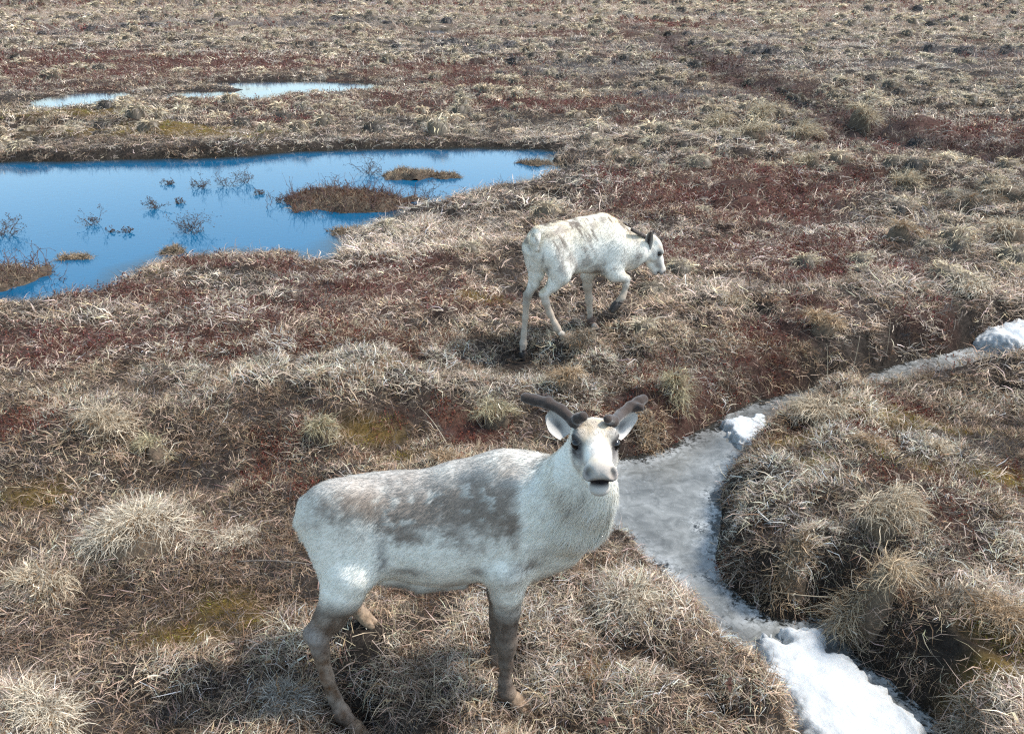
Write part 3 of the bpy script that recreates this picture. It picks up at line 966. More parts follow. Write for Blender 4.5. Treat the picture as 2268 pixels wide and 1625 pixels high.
# single tussocks one can point to: (u, v of the foot, radius m, height m, lean, colour key, label)
TUSSOCKS = [
    (1925, 1355, 0.19, 0.38, 'straw', 'large round straw tussock on the stream bank just above the big snow patch'),
    (1950, 1168, 0.17, 0.32, 'pale', 'spiky pale tussock on the right bank behind the largest round one'),
    (1815, 935, 0.21, 0.25, 'pale', 'shaggy pale tussock at the bend of the stream by the small snow lump'),
    (1100, 942, 0.15, 0.30, 'green', 'greenish grey tussock left of the front reindeer antlers'),
    (705, 968, 0.14, 0.22, 'green', 'rounded tussock beside yellow moss, above the front reindeer rump'),
    (990, 1015, 0.12, 0.08, 'tan', 'low tan tussock right above the front reindeer back'),
    (350, 1015, 0.12, 0.17, 'green', 'small rounded tussock below the big shaggy pale clump on the left'),
    (225, 950, 0.20, 0.19, 'pale', 'shaggy drooping pale clump at the left behind the small rounded tussock'),
    (310, 1195, 0.24, 0.19, 'white', 'broad bleached white tussock at the left with tall thin stalks'),
    (520, 1200, 0.12, 0.08, 'white', 'small bleached clump just right of the broad white tussock'),
    (90, 1590, 0.17, 0.12, 'white', 'bleached tussock in the lower left corner of the picture'),
    (90, 1290, 0.15, 0.09, 'pale', 'pale brushy tussock at the left edge below the broad white tussock'),
    (1285, 765, 0.14, 0.13, 'grey', 'dark grey tussock between the feet of the walking reindeer'),
    (1255, 852, 0.15, 0.18, 'tan', 'loose tan tussock below the walking reindeer, above the antlers'),
    (1500, 872, 0.16, 0.2, 'green', 'yellowish green tussock on the slope above the small snow lump'),
    (1435, 955, 0.15, 0.09, 'tan', 'flattened brown tussock hanging over the ice right of the reindeer head'),
    (2230, 532, 0.27, 0.38, 'pale', 'bushy pale tussock at the right edge above the stream'),
    (1990, 528, 0.22, 0.3, 'tan', 'yellowish tussock on the hummocky slope at the right'),
    (1905, 290, 0.40, 0.95, 'dome', 'tall domed tussock standing alone on the plain at the upper right'),
    (1670, 315, 0.40, 0.42, 'dome', 'wide low tussock fronting the cluster left of the tall domed one'),
    (1690, 272, 0.38, 0.42, 'dome', 'tussock at the back of the cluster left of the tall domed one'),
    (1770, 307, 0.38, 0.4, 'dome', 'tussock at the right end of the cluster near the tall domed one'),
    (1590, 287, 0.36, 0.36, 'dome', 'tussock at the left end of the cluster left of the tall domed one'),
    (1785, 375, 0.32, 0.30, 'dome', 'lone straw tussock amid red shrubs below the tussock cluster'),
    (2010, 418, 0.30, 0.32, 'dome', 'rounded yellow tussock on the right slope below the red shrubs'),
    (2240, 445, 0.33, 0.36, 'pale', 'shaggy tussock at the right edge below the dark red hollow'),
    (2160, 472, 0.28, 0.3, 'grey', 'greyish tussock just left and below of the shaggy right edge tussock'),
    (1630, 680, 0.17, 0.12, 'pale', 'pale spread out tussock right of the walking reindeer on the bank top'),
    (1820, 735, 0.18, 0.25, 'tan', 'tussock leaning over the steep bank above the stream bend'),
    (2150, 640, 0.22, 0.10, 'white', 'bleached flattened tussock on the far bank above the right snow lump'),
    (1760, 1255, 0.13, 0.09, 'tan', 'drooping brown tussock over the stream edge left of the largest round one'),
    (2105, 1330, 0.13, 0.08, 'grey', 'low dark tussock touching the right side of the largest round one'),
    (2230, 1370, 0.17, 0.08, 'tan', 'spread tan tussock at the right edge beside the largest round one'),
    (2150, 1620, 0.17, 0.10, 'grey', 'dark tussock in the lower right corner beside the snow patch'),
    (1380, 1330, 0.17, 0.07, 'white', 'pale combed tussock on the near ice edge right of the front legs'),
    (640, 1570, 0.14, 0.09, 'shadowed', 'grey shaded tussock left of the front reindeer hind hoof'),
    (1930, 985, 0.13, 0.07, 'tan', 'reddish tan clump on the right bank between two pale tussocks'),
    (2080, 1000, 0.12, 0.06, 'pale', 'short pale clump in the middle of the right bank moss'),
    (130, 610, 0.01, 0.0, 'skip', ''),
]
T_COL = {'straw': (0.54, 0.42, 0.28), 'pale': (0.54, 0.45, 0.33), 'green': (0.42, 0.365, 0.235), 'tan': (0.42, 0.305, 0.195), 'white': (0.66, 0.575, 0.45),
         'grey': (0.28, 0.23, 0.175), 'dome': (0.46, 0.385, 0.27), 'shadowed': (0.30, 0.27, 0.235)}  # last tone has the front reindeer's shadow mixed into its grey


def hit(u, v, dz=0.0):
    """where the line of sight through a pixel first meets the ground"""
    d = ray(u, v)
    t = np.geomspace(1.5, 200, 1500)
    q = np.array([0, 0, CAM_H]) + d * t[:, None]
    g = np.maximum(height(q[:, 0], q[:, 1]), Z_STREAM) + dz
    i = int(np.argmax(q[:, 2] < g))
    return np.array([q[i, 0], q[i, 1], g[i] - dz])


def build_tussocks():
    blade_mat = own_material('tussock_blades')
    S = Nodes('tussock_core')
    p = S.n('ShaderNodeBsdfPrincipled', Roughness=1.0)
    g = S.n('ShaderNodeNewGeometry')
    S.l(S.ramp(S.noise(40, 5, 0.7, g.outputs['Position']), [(0.3, (0.05, 0.036, 0.025)), (0.7, (0.16, 0.115, 0.075))]), p.inputs['Base Color'])
    core_mat = S.surf(p.outputs[0])
    for i, (u, v, R, H, key, label) in enumerate(TUSSOCKS):
        if key == 'skip':
            continue
        rng = np.random.default_rng(500 + i)
        c = hit(u, v)
        dist = float(np.hypot(c[0], c[1]))
        wf = max(1.0, dist / 4.2) ** 0.85
        root = empty('grass_tussock', tuple(c))
        tag(root, label, 'tussock', 'tussocks that stand out from the tundra')
        # core: a low lumpy dome
        na, nr = 22, 8
        a = np.linspace(0, 2 * np.pi, na, endpoint=False)
        rr = np.linspace(0, 1, nr + 1)[1:]
        vv = [[0, 0, H * 0.48]]
        for q in rr:
            wob = 1 + 0.12 * np.sin(3 * a + i) + 0.06 * np.sin(7 * a + 2 * i)
            zz = H * 0.48 * np.sqrt(np.clip(1 - q ** 2.2, 0, 1)) - 0.025 * (q > 0.99)
            vv += [[R * 0.60 * q * w * math.cos(b), R * 0.60 * q * w * math.sin(b), zz] for b, w in zip(a, wob)]
        tri = [[0, 1 + k, 1 + (k + 1) % na] for k in range(na)]
        qd = [[1 + j * na + k, 1 + (j + 1) * na + k, 1 + (j + 1) * na + (k + 1) % na, 1 + j * na + (k + 1) % na] for j in range(nr - 1) for k in range(na)]
        lie = lambda px, py: np.clip(height(np.asarray(px) + c[0], np.asarray(py) + c[1]) - c[2], -0.25, 0.1)
        vv = np.array(vv)
        vv[:, 2] += lie(vv[:, 0], vv[:, 1])
        link('root_mound', make_mesh('root_mound', vv, qd, tri), core_mat, root)
        # blades: spring from several crowns and arch outward, swept by the wind
        n = int((1000 if dist < 5 else 700 if dist < 9 else 420) * (R / 0.15) ** (0.9 if dist < 5 else 0.3))
        nc = 9 if dist < 9 else 4
        sx, sy, sa = rng.uniform(1.1, 1.55), rng.uniform(0.75, 1.0), rng.uniform(-0.6, 0.6)
        ca = rng.uniform(0, 2 * np.pi, nc)
        cr = R * 0.62 * np.sqrt(rng.random(nc))
        cen = np.stack([np.cos(ca) * cr * sx, np.sin(ca) * cr * sy], 1) @ np.array([[math.cos(sa), math.sin(sa)], [-math.sin(sa), math.cos(sa)]])
        csz = rng.uniform(0.3, 0.65, nc) * R
        which = rng.integers(0, nc, n)
        az = rng.uniform(0, 2 * np.pi, n)
        q = np.sqrt(rng.random(n))
        px = cen[which, 0] + np.cos(az) * q * csz[which] * 0.7
        py = cen[which, 1] + np.sin(az) * q * csz[which] * 0.7
        rho = np.clip(np.hypot(px, py) / R, 0, 1.15)
        rx = np.stack([px, py, H * 0.52 * np.sqrt(np.clip(1 - (0.86 * rho) ** 2, 0, 1)) - 0.004 + lie(px, py)], 1)
        la = rng.uniform(-2.4, -0.4)
        ox, oy = px / R + 0.5 * np.cos(az) * q + 0.45 * math.cos(la), py / R + 0.5 * np.sin(az) * q + 0.45 * math.sin(la)
        az2 = np.arctan2(oy, ox) + rng.normal(0, 0.8, n)
        e0 = np.radians(rng.normal(55 - 42 * rho, 20))
        e1 = np.radians(rng.normal(-25 - 48 * rho, 22))
        d0 = np.stack([np.cos(az2) * np.cos(e0), np.sin(az2) * np.cos(e0), np.sin(e0)], 1)
        d1 = np.stack([np.cos(az2) * np.cos(e1), np.sin(az2) * np.cos(e1), np.sin(e1)], 1)
        L = R * rng.uniform(0.25, 1.0, n) * (0.8 if H / R < 0.9 else 0.95)
        up = rng.random(n) < 0.07
        L = np.where(up, L * 1.15, L)
        vb, tb, k = strips(rx, d0, np.where(up[:, None], d0, d1), L, 0.0023 * wf * np.exp(rng.normal(0, 0.4, n)), rng, 4, 0.28)
        base = np.array(T_COL[key])
        s = np.exp(rng.normal(0, 0.32, n))
        w = rng.random(n)[:, None]
        cc = base * s[:, None]
        cc = np.where(w < 0.16, np.array([0.21, 0.125, 0.065]) * s[:, None], cc)
        cc = np.where(w > 0.90, np.array([0.55, 0.49, 0.40]) * s[:, None] * 0.9, cc)
        me = make_mesh('blades', vb, None, tb, smooth=False)
        set_attr(me, 'shade', 'FLOAT_COLOR', rgba(np.repeat(cc, k, 0)))
        tag(link('blades', me, blade_mat, root), kind='stuff')
    return blade_mat


def twig_data(rng, n_main, length, width, flat=0.5, sub=3, lean=(0.0, 0.0)):
    """bare branching twigs as thin four-sided sticks with small buds"""
    V, T, C = [], [], []
    o = 0

    def stick(p, q, w0, w1):
        nonlocal o
        d = q - p
        d = d / np.linalg.norm(d)
        s = np.cross(d, [0.3, 0.2, 0.9])
        s /= np.linalg.norm(s)
        t = np.cross(d, s)
        ring = [s, t, -s, -t]
        V.extend([p + r * w0 for r in ring] + [q + r * w1 for r in ring])
        for k in range(4):
            a, b = k, (k + 1) % 4
            T.extend([[o + a, o + b, o + 4 + b], [o + a, o + 4 + b, o + 4 + a]])
        T.extend([[o + 4, o + 5, o + 6], [o + 4, o + 6, o + 7]])
        g = rng.uniform(0.7, 1.3)
        C.extend([np.array([0.062, 0.042, 0.036]) * g] * 8)
        o += 8

    def grow(p, d, L, w, depth):
        k = 3
        for s in range(k):
            d = d + rng.normal(0, 0.42, 3)
            d[2] += 0.05
            d /= np.linalg.norm(d)
            q = p + d * L / k
            stick(p, q, w, w * 0.8)
            if depth > 0 and rng.random() < 0.85:
                d2 = d + rng.normal(0, 0.75, 3)
                d2[2] = abs(d2[2]) * 0.6 + 0.05
                grow(q, d2 / np.linalg.norm(d2), L * rng.uniform(0.4, 0.7), w * 0.7, depth - 1)
            p = q
            w *= 0.8
        if rng.random() < 0.75:
            stick(p, p + d * 0.014, max(w * 2.0, 0.0042), 0.0026)
    for m in range(n_main):
        a = rng.uniform(0, 2 * np.pi)
        e = rng.uniform(0.15, 1.0) * (1 - flat) + 0.25
        d = np.array([math.cos(a) * math.cos(e) + lean[0], math.sin(a) * math.cos(e) + lean[1], math.sin(e)])
        st = np.array([rng.normal(0, length * 0.12), rng.normal(0, length * 0.12), -0.02])
        grow(st, d / np.linalg.norm(d), length * rng.uniform(0.6, 1.1), width, sub)
    return np.array(V), np.array(T), np.array(C)


# things standing in the pond: (u, v, reach m, stems, label)
FLOODED = [
    (15, 520, 0.62, 7, 'dark bare shrub rising from the pond at its left edge'),
    (450, 415, 0.42, 5, 'left one of the three dark twig clusters in the upper pond'),
    (500, 412, 0.45, 5, 'middle dark twig cluster in the upper pond'),
    (545, 405, 0.42, 4, 'right dark twig cluster in the upper pond nearest the big islet'),
    (345, 460, 0.34, 6, 'reddish twig clump in the middle of the pond'),
    (398, 450, 0.20, 4, 'tiny twig knot right of the reddish twig clump in the pond'),
    (425, 510, 0.52, 9, 'widest dark bare shrub in the lower middle of the pond'),
    (210, 495, 0.40, 4, 'sparse twigs left of the widest bare shrub in the pond'),
    (245, 515, 0.20, 2, 'small sparse twig below the sparse twigs in the left pond'),
    (570, 430, 0.22, 4, 'small twig clump just left of the big islet'),
    (815, 385, 0.75, 7, 'thin branching shrub in the water behind the big islet'),
    (372, 408, 0.20, 5, 'small straw coloured sprig in the upper left pond'),
    (950, 440, 0.5, 6, 'bare branches at the right tip of the big islet'),
    (285, 515, 0.16, 3, 'faint twig stub left of the widest bare shrub'),
    (615, 448, 0.3, 4, 'twig clump hanging off the left tip of the big islet'),
]
# low islets of grass and shrub in the pond: (u, v, half length, half depth, height, red share, label)
ISLETS = [
    (790, 452, 1.15, 0.62, 0.20, 0.75, 'largest brown shrubby islet in the middle of the pond'),
    (925, 390, 0.52, 0.30, 0.16, 0.25, 'straw islet behind the largest islet'),
    (990, 392, 0.22, 0.18, 0.08, 0.25, 'tiny islet touching the right end of the straw islet'),
    (20, 615, 0.55, 0.40, 0.20, 0.35, 'dark grassy islet at the left edge of the pond'),
    (1200, 362, 0.42, 0.28, 0.09, 0.2, 'low islet in the far right corner of the pond'),
    (1198, 412, 0.36, 0.22, 0.09, 0.2, 'low islet by the right shore nearer the walking reindeer'),
    (772, 516, 0.24, 0.14, 0.07, 0.2, 'small islet between the largest islet and the near shore'),
    (385, 560, 0.13, 0.09, 0.09, 0.0, 'small round pale tuft in the water by the near shore'),
    (622, 566, 0.17, 0.10, 0.06, 0.1, 'flat grassy islet just off the near shore'),
    (165, 572, 0.20, 0.09, 0.04, 0.1, 'thin floating clump of straw in the left of the pond'),
]


def build_pond_plants(blade_mat):
    B = Nodes('bark')
    at = B.n('ShaderNodeAttribute', attribute_name='shade')
    p = B.n('ShaderNodeBsdfPrincipled', Roughness=0.8)
    B.l(at.outputs['Color'], p.inputs['Base Color'])
    bark = B.surf(p.outputs[0])
    for i, (u, v, L, n, label) in enumerate(FLOODED):
        c = on_z(u, v, Z_POND)
        vv, tt, cc = twig_data(np.random.default_rng(900 + i), int(n * 1.6) + 1, L * 0.45, 0.0042, 0.2, 3)
        me = make_mesh('flooded_shrub', vv, None, tt, smooth=False)
        set_attr(me, 'shade', 'FLOAT_COLOR', rgba(cc))
        o = link('flooded_shrub', me, bark, None, tuple(c))
        tag(o, label, 'shrub', 'bare shrubs standing in the pond')
    S = Nodes('islet_peat')
    p = S.n('ShaderNodeBsdfPrincipled', Roughness=1.0)
    g = S.n('ShaderNodeNewGeometry')
    S.l(S.ramp(S.noise(20, 5, 0.7, g.outputs['Position']), [(0.3, (0.03, 0.022, 0.016)), (0.7, (0.10, 0.07, 0.045))]), p.inputs['Base Color'])
    peat = S.surf(p.outputs[0])
    for i, (u, v, a, b, h, red, label) in enumerate(ISLETS):
        rng = np.random.default_rng(950 + i)
        c = on_z(u, v, Z_POND)
        root = empty('pond_islet', tuple(c))
        tag(root, label, 'islet', 'islets in the pond')

        def top(x, y):
            xx, yy = x + 0.55 * a * fbm2(x * 1.6 / a, y * 1.2 / b, 140 + i, 2), y + 0.8 * b * fbm2(x * 2.2 / a, y * 1.1 / b, 150 + i, 2)
            q = (xx / a) ** 2 + (yy / b) ** 2 + 0.6 * fbm2(x * 4 + i, y * 5 + i, 100 + i, 3)
            return h * 0.75 * np.clip(1 - q, -0.6, 1) ** 1 * 1.0 + 0.03 * fbm2(x * 9, y * 9, 7, 2)
        xs, ys = np.meshgrid(np.linspace(-1.25 * a, 1.25 * a, 40), np.linspace(-1.25 * b, 1.25 * b, 30))
        zz = top(xs.ravel(), ys.ravel()) - 0.01
        idx = np.arange(xs.size).reshape(xs.shape)
        qd = np.stack([idx[:-1, :-1], idx[:-1, 1:], idx[1:, 1:], idx[1:, :-1]], -1).reshape(-1, 4)
        link('peat_mound', make_mesh('peat_mound', np.stack([xs.ravel(), ys.ravel(), zz], 1), qd), peat, root)
        n = int(1500 * max(0.12, a * b / 0.5) ** 0.8)
        x, y = rng.uniform(-1.2 * a, 1.2 * a, n * 3), rng.uniform(-1.2 * b, 1.2 * b, n * 3)
        z = top(x, y)
        k = np.where(z > -0.01)[0][:n * 2]
        x, y, z = x[k], y[k], z[k]
        n = len(x)
        if n == 0:
            continue
        d0, az = sph(rng, n, 10, 80)
        d1, _ = sph(rng, n, -40, 30)
        vb, tb, kk = strips(np.stack([x, y, z - 0.01], 1), d0, d1, rng.uniform(0.06, 0.15, n) * (0.7 + 0.5 * min(1, a)), 0.0065 * rng.uniform(0.7, 1.3, n), rng, 3, 0.2)
        s = np.exp(rng.normal(0, 0.35, n))[:, None]
        zone = fbm2(x * 2, y * 3, 55 + i, 2)
        isred = (rng.random(n) < red + 0.5 * zone)[:, None]
        s = s * np.exp(0.35 * fbm2(x * 5, y * 5, 77 + i, 2))[:, None]
        cc = np.where(isred, np.array([0.12, 0.065, 0.045]), np.array([0.30, 0.225, 0.15])) * s
        me = make_mesh('grass', vb, None, tb, smooth=False)
        set_attr(me, 'shade', 'FLOAT_COLOR', rgba(np.repeat(cc, kk, 0)))
        tag(link('grass', me, blade_mat, root), kind='stuff')
        if red > 0.3:
            P = []
            for j in range(int(70 * a)):
                t = rng.uniform(0, 2 * np.pi)
                q = math.sqrt(rng.random()) * 1.12
                px, py = a * q * math.cos(t), b * q * math.sin(t)
                vv, tt, c2 = twig_data(rng, 2, 0.26, 0.005, 0.1, 1)
                P.append((vv + np.array([px, py, float(top(np.array([px]), np.array([py]))[0]) - 0.02]), tt, c2 * np.array([1.25, 0.95, 0.9])))
            vv, tt, c2 = merge(P)
            me = make_mesh('twigs', vv, None, tt, smooth=False)
            set_attr(me, 'shade', 'FLOAT_COLOR', rgba(c2))
            tag(link('twigs', me, bark, root), kind='stuff')
    return bark
# ------------------------------------------------------------------ snow left in the stream bed
def snow_material():
    M = Nodes('old_snow')
    g = M.n('ShaderNodeNewGeometry')
    pos = g.outputs['Position']
    n1 = M.noise(7, 4, 0.55, pos)
    n2 = M.noise(60, 3, 0.6, pos)
    dirt = M.n('ShaderNodeAttribute', attribute_name='dirt').outputs['Fac']
    spk = M.n('ShaderNodeTexVoronoi')
    spk.inputs['Scale'].default_value = 85
    spk.inputs['Randomness'].default_value = 1.0
    M.l(pos, spk.inputs['Vector'])
    dots = M.ramp(spk.outputs['Distance'], [(0.10, 1.0), (0.17, 0.0)])
    rnd = M.ramp(spk.outputs['Color'], [(0.5, 0.0), (0.56, 1.0)])
    c = M.ramp(n1, [(0.3, (0.46, 0.48, 0.485)), (0.7, (0.57, 0.575, 0.565))])
    grime = M.math('MULTIPLY', M.ramp(M.noise(16, 5, 0.7, pos), [(0.35, 0.0), (0.65, 1.0)]), dirt)
    c = M.mixc(grime, c, (0.26, 0.26, 0.25))
    c = M.mixc(M.math('MULTIPLY', M.math('MULTIPLY', dots, rnd), M.math('MULTIPLY_ADD', dirt, 0.85, 0.03)), c, (0.03, 0.028, 0.025))
    b = M.n('ShaderNodeBump', Strength=0.7, Distance=0.02)
    M.l(M.math('ADD', n1, M.math('MULTIPLY', n2, 0.25)), b.inputs['Height'])
    p = M.n('ShaderNodeBsdfPrincipled', Roughness=0.65)
    M.l(c, p.inputs['Base Color'])
    M.l(b.outputs[0], p.inputs['Normal'])
    p.inputs['Subsurface Weight'].default_value = 0.25
    p.inputs['Subsurface Radius'].default_value = (0.02, 0.03, 0.04)
    p.inputs['Specular IOR Level'].default_value = 0.25
    return M.surf(p.outputs[0])


def snow(name, px, z0, thick, seed, mat, label, edge=0.10, lump=0.03, dirty=0.14):
    poly = gpoly(px, z0 + thick * 0.6)
    p = np.array(poly)
    x0, y0 = p.min(0) - 0.1
    x1, y1 = p.max(0) + 0.1
    st = max(x1 - x0, y1 - y0) / 150
    X, Y = np.meshgrid(np.arange(x0, x1, st), np.arange(y0, y1, st))
    x, y = X.ravel(), Y.ravel()
    sd = poly_sd(x, y, poly) + 0.06 * fbm2(x * 8, y * 8, seed, 3) + 0.022 * fbm2(x * 34, y * 34, seed + 4, 3)
    prof = np.sqrt(np.clip(1 - (1 - np.clip(sd / edge, 0, 1)) ** 2, 0, 1))
    z = z0 + thick * prof * (1 + 0.15 * fbm2(x * 2.5, y * 2.5, seed + 1, 2)) + lump * fbm2(x * 5, y * 5, seed + 2, 3) * prof + 0.006 * fbm2(x * 22, y * 22, seed + 6, 3) * prof - 0.03 * (sd <= 0)
    keep = (sd > -0.02).reshape(X.shape)
    cell = keep[:-1, :-1] | keep[1:, :-1] | keep[:-1, 1:] | keep[1:, 1:]
    idx = np.arange(X.size).reshape(X.shape)
    q = np.stack([idx[:-1, :-1], idx[:-1, 1:], idx[1:, 1:], idx[1:, :-1]], -1)[cell]
    used, inv = np.unique(q, return_inverse=True)
    me = make_mesh(name, np.stack([x, y, z], 1)[used], inv.reshape(-1, 4))
    set_attr(me, 'dirt', 'FLOAT', (np.exp(-np.clip(sd, 0, None) / dirty) * (0.6 + 0.8 * sstep(-0.2, 0.3, fbm2(x * 3, y * 3, seed + 9, 2))))[used])
    o = link(name, me, mat)
    tag(o, label, 'snow', 'snow left over along the stream')
    return o


def build_snow():
    m = snow_material()
    snow('snow_patch', [(1665, 1415), (1690, 1402), (1735, 1412), (1740, 1396), (1790, 1392), (1828, 1396), (1836, 1438), (1870, 1446), (1942, 1502), (2000, 1554), (2048, 1606),
                        (2075, 1680), (2085, 1850), (1800, 1850), (1800, 1640), (1760, 1585), (1715, 1545), (1668, 1500), (1685, 1460)], Z_STREAM, 0.075, 3, m,
         'big white snow patch filling the stream bed at the bottom', 0.07, 0.022, 0.10)
    snow('snow_patch', [(1604, 935), (1630, 920), (1684, 922), (1700, 940), (1735, 956), (1730, 980), (1680, 994), (1634, 976), (1614, 958)], Z_STREAM, 0.065, 13, m,
         'small ragged snow lump where the stream bends', 0.05, 0.03, 0.04)
    snow('snow_patch', [(2165, 735), (2180, 716), (2230, 712), (2300, 722), (2380, 730), (2380, 775), (2268, 772), (2200, 768), (2170, 752)], Z_STREAM, 0.13, 23, m,
         'white snow lump at the right edge upstream', 0.10, 0.07, 0.08)
    snow('snow_patch', [(1640, 1010), (1672, 1020), (1668, 1050), (1640, 1058), (1622, 1040)], Z_STREAM, 0.03, 33, m,
         'thin sliver of snow under the right bank below the ragged lump', 0.04, 0.015, 0.03)
# ------------------------------------------------------------------ reindeer
def nz(a):
    a = np.asarray(a, float)
    return a / np.linalg.norm(a)


class Field:
    """a blended solid: tapered limbs and lobes merged smoothly on a grid, then skinned as one surface"""

    def __init__(self, lo, hi, vox):
        self.vox = vox
        self.lo = np.array(lo, float)
        self.n = np.ceil((np.array(hi) - self.lo) / vox).astype(int) + 1
        self.F = np.full(self.n, 0.25, np.float32)

    def block(self, lo, hi):
        a = np.clip(np.floor((np.array(lo) - self.lo) / self.vox).astype(int), 0, self.n)
        b = np.clip(np.ceil((np.array(hi) - self.lo) / self.vox).astype(int) + 1, 0, self.n)
        ax = [self.lo[i] + self.vox * np.arange(a[i], b[i]) for i in range(3)]
        P = np.stack(np.meshgrid(*ax, indexing='ij'), -1)
        return (slice(a[0], b[0]), slice(a[1], b[1]), slice(a[2], b[2])), P

    def put(self, sl, d, k, sub=False):
        A = self.F[sl]
        if A.size == 0:
            return
        if sub:
            h = np.clip(0.5 - 0.5 * (A + d) / k, 0, 1)
            self.F[sl] = A * (1 - h) + (-d) * h + k * h * (1 - h)
        else:
            h = np.clip(0.5 + 0.5 * (A - d) / k, 0, 1)
            self.F[sl] = A * (1 - h) + d * h - k * h * (1 - h)

    def cone(self, a, b, ra, rb, k=0.03, lat=None, s=1.0):
        a, b = np.asarray(a, float), np.asarray(b, float)
        m = max(ra, rb) + k + 3 * self.vox
        sl, P = self.block(np.minimum(a, b) - m, np.maximum(a, b) + m)
        q, ba = P - a, b - a
        if lat is not None:
            q = q + (q @ lat)[..., None] * lat * (1 / s - 1)
            ba = ba + (ba @ lat) * lat * (1 / s - 1)
        h = np.clip((q @ ba) / max(ba @ ba, 1e-9), 0, 1)
        d = np.linalg.norm(q - h[..., None] * ba, axis=-1) - (ra + (rb - ra) * h)
        self.put(sl, d * (s ** 0.5), k)

    def chain(self, pts, k=0.03, lat=None, s=1.0):
        for (p, r), (q, t) in zip(pts[:-1], pts[1:]):
            self.cone(p, q, r, t, k, lat, s)

    def ell(self, c, R, rad, k=0.02, sub=False):
        c, rad = np.asarray(c, float), np.asarray(rad, float)
        m = rad.max() + k + 3 * self.vox
        sl, P = self.block(c - m, c + m)
        q = (P - c) @ R
        k0 = np.linalg.norm(q / rad, axis=-1)
        k1 = np.linalg.norm(q / rad ** 2, axis=-1)
        self.put(sl, k0 * (k0 - 1) / np.maximum(k1, 1e-6), k, sub)

    def skin(self):
        F = self.F
        S = F < 0
        nx, ny, nzz = F.shape
        cnt = np.zeros((nx - 1, ny - 1, nzz - 1), np.int8)
        for dx in (0, 1):
            for dy in (0, 1):
                for dz in (0, 1):
                    cnt += S[dx:nx - 1 + dx, dy:ny - 1 + dy, dz:nzz - 1 + dz]
        act = (cnt > 0) & (cnt < 8)
        ci = np.argwhere(act)
        vid = np.full(act.shape, -1, np.int64)
        vid[act] = np.arange(len(ci))
        acc = np.zeros((len(ci), 3))
        num = np.zeros(len(ci))
        corners = [(a, b, c) for a in (0, 1) for b in (0, 1) for c in (0, 1)]
        for p in corners:
            for ax in range(3):
                if p[ax]:
                    continue
                q = list(p)
                q[ax] = 1
                f0 = F[ci[:, 0] + p[0], ci[:, 1] + p[1], ci[:, 2] + p[2]]
                f1 = F[ci[:, 0] + q[0], ci[:, 1] + q[1], ci[:, 2] + q[2]]
                m = (f0 < 0) != (f1 < 0)
                t = np.where(m, f0 / np.where(m, f0 - f1, 1), 0)
                e = np.tile(np.array(p, float), (len(ci), 1))
                e[:, ax] = t
                acc[m] += e[m]
                num[m] += 1
        v = self.lo + self.vox * (ci + acc / num[:, None])
        quads = []
        for ax in range(3):
            o1, o2 = [(1, 2), (2, 0), (0, 1)][ax]
            A = np.take(S, range(0, S.shape[ax] - 1), ax)
            B = np.take(S, range(1, S.shape[ax]), ax)
            e = np.argwhere(A != B)
            e = e[(e[:, o1] > 0) & (e[:, o2] > 0) & (e[:, o1] < S.shape[o1] - 1) & (e[:, o2] < S.shape[o2] - 1)]
            flip = A[e[:, 0], e[:, 1], e[:, 2]]
            c = []
            for d1, d2 in ((0, 0), (1, 0), (1, 1), (0, 1)):
                w = e.copy()
                w[:, o1] -= d1
                w[:, o2] -= d2
                c.append(vid[w[:, 0], w[:, 1], w[:, 2]])
            q = np.stack(c, 1)
            q[~flip] = q[~flip][:, ::-1]
            quads.append(q)
        q = np.concatenate(quads)
        # relax once, then read the outward direction from the field
        for _ in range(2):
            s = np.zeros_like(v)
            w = np.zeros(len(v))
            for i in range(4):
                np.add.at(s, q[:, i], v[q[:, (i + 1) % 4]] + v[q[:, (i + 3) % 4]])
                np.add.at(w, q[:, i], 2)
            v = v * 0.5 + 0.5 * s / w[:, None]
        g = np.stack(np.gradient(F), -1)
        ii = np.clip(np.round((v - self.lo) / self.vox).astype(int), 0, self.n - 1)
        N = g[ii[:, 0], ii[:, 1], ii[:, 2]]
        N = N / np.maximum(np.linalg.norm(N, axis=1, keepdims=True), 1e-9)
        # face winding: outward
        fn = np.cross(v[q[:, 1]] - v[q[:, 0]], v[q[:, 2]] - v[q[:, 0]])
        if (fn * N[q[:, 0]]).sum(1).mean() < 0:
            q = q[:, ::-1]
        return v, q, N


def head_axes(fwd, roll=0.0):
    X = nz(fwd)
    Y = nz(np.cross([0, 0, 1], X))
    Z = np.cross(X, Y)
    c, s = math.cos(roll), math.sin(roll)
    return np.stack([X, Y * c + Z * s, Z * c - Y * s], 1)      # columns: nose, left, crown


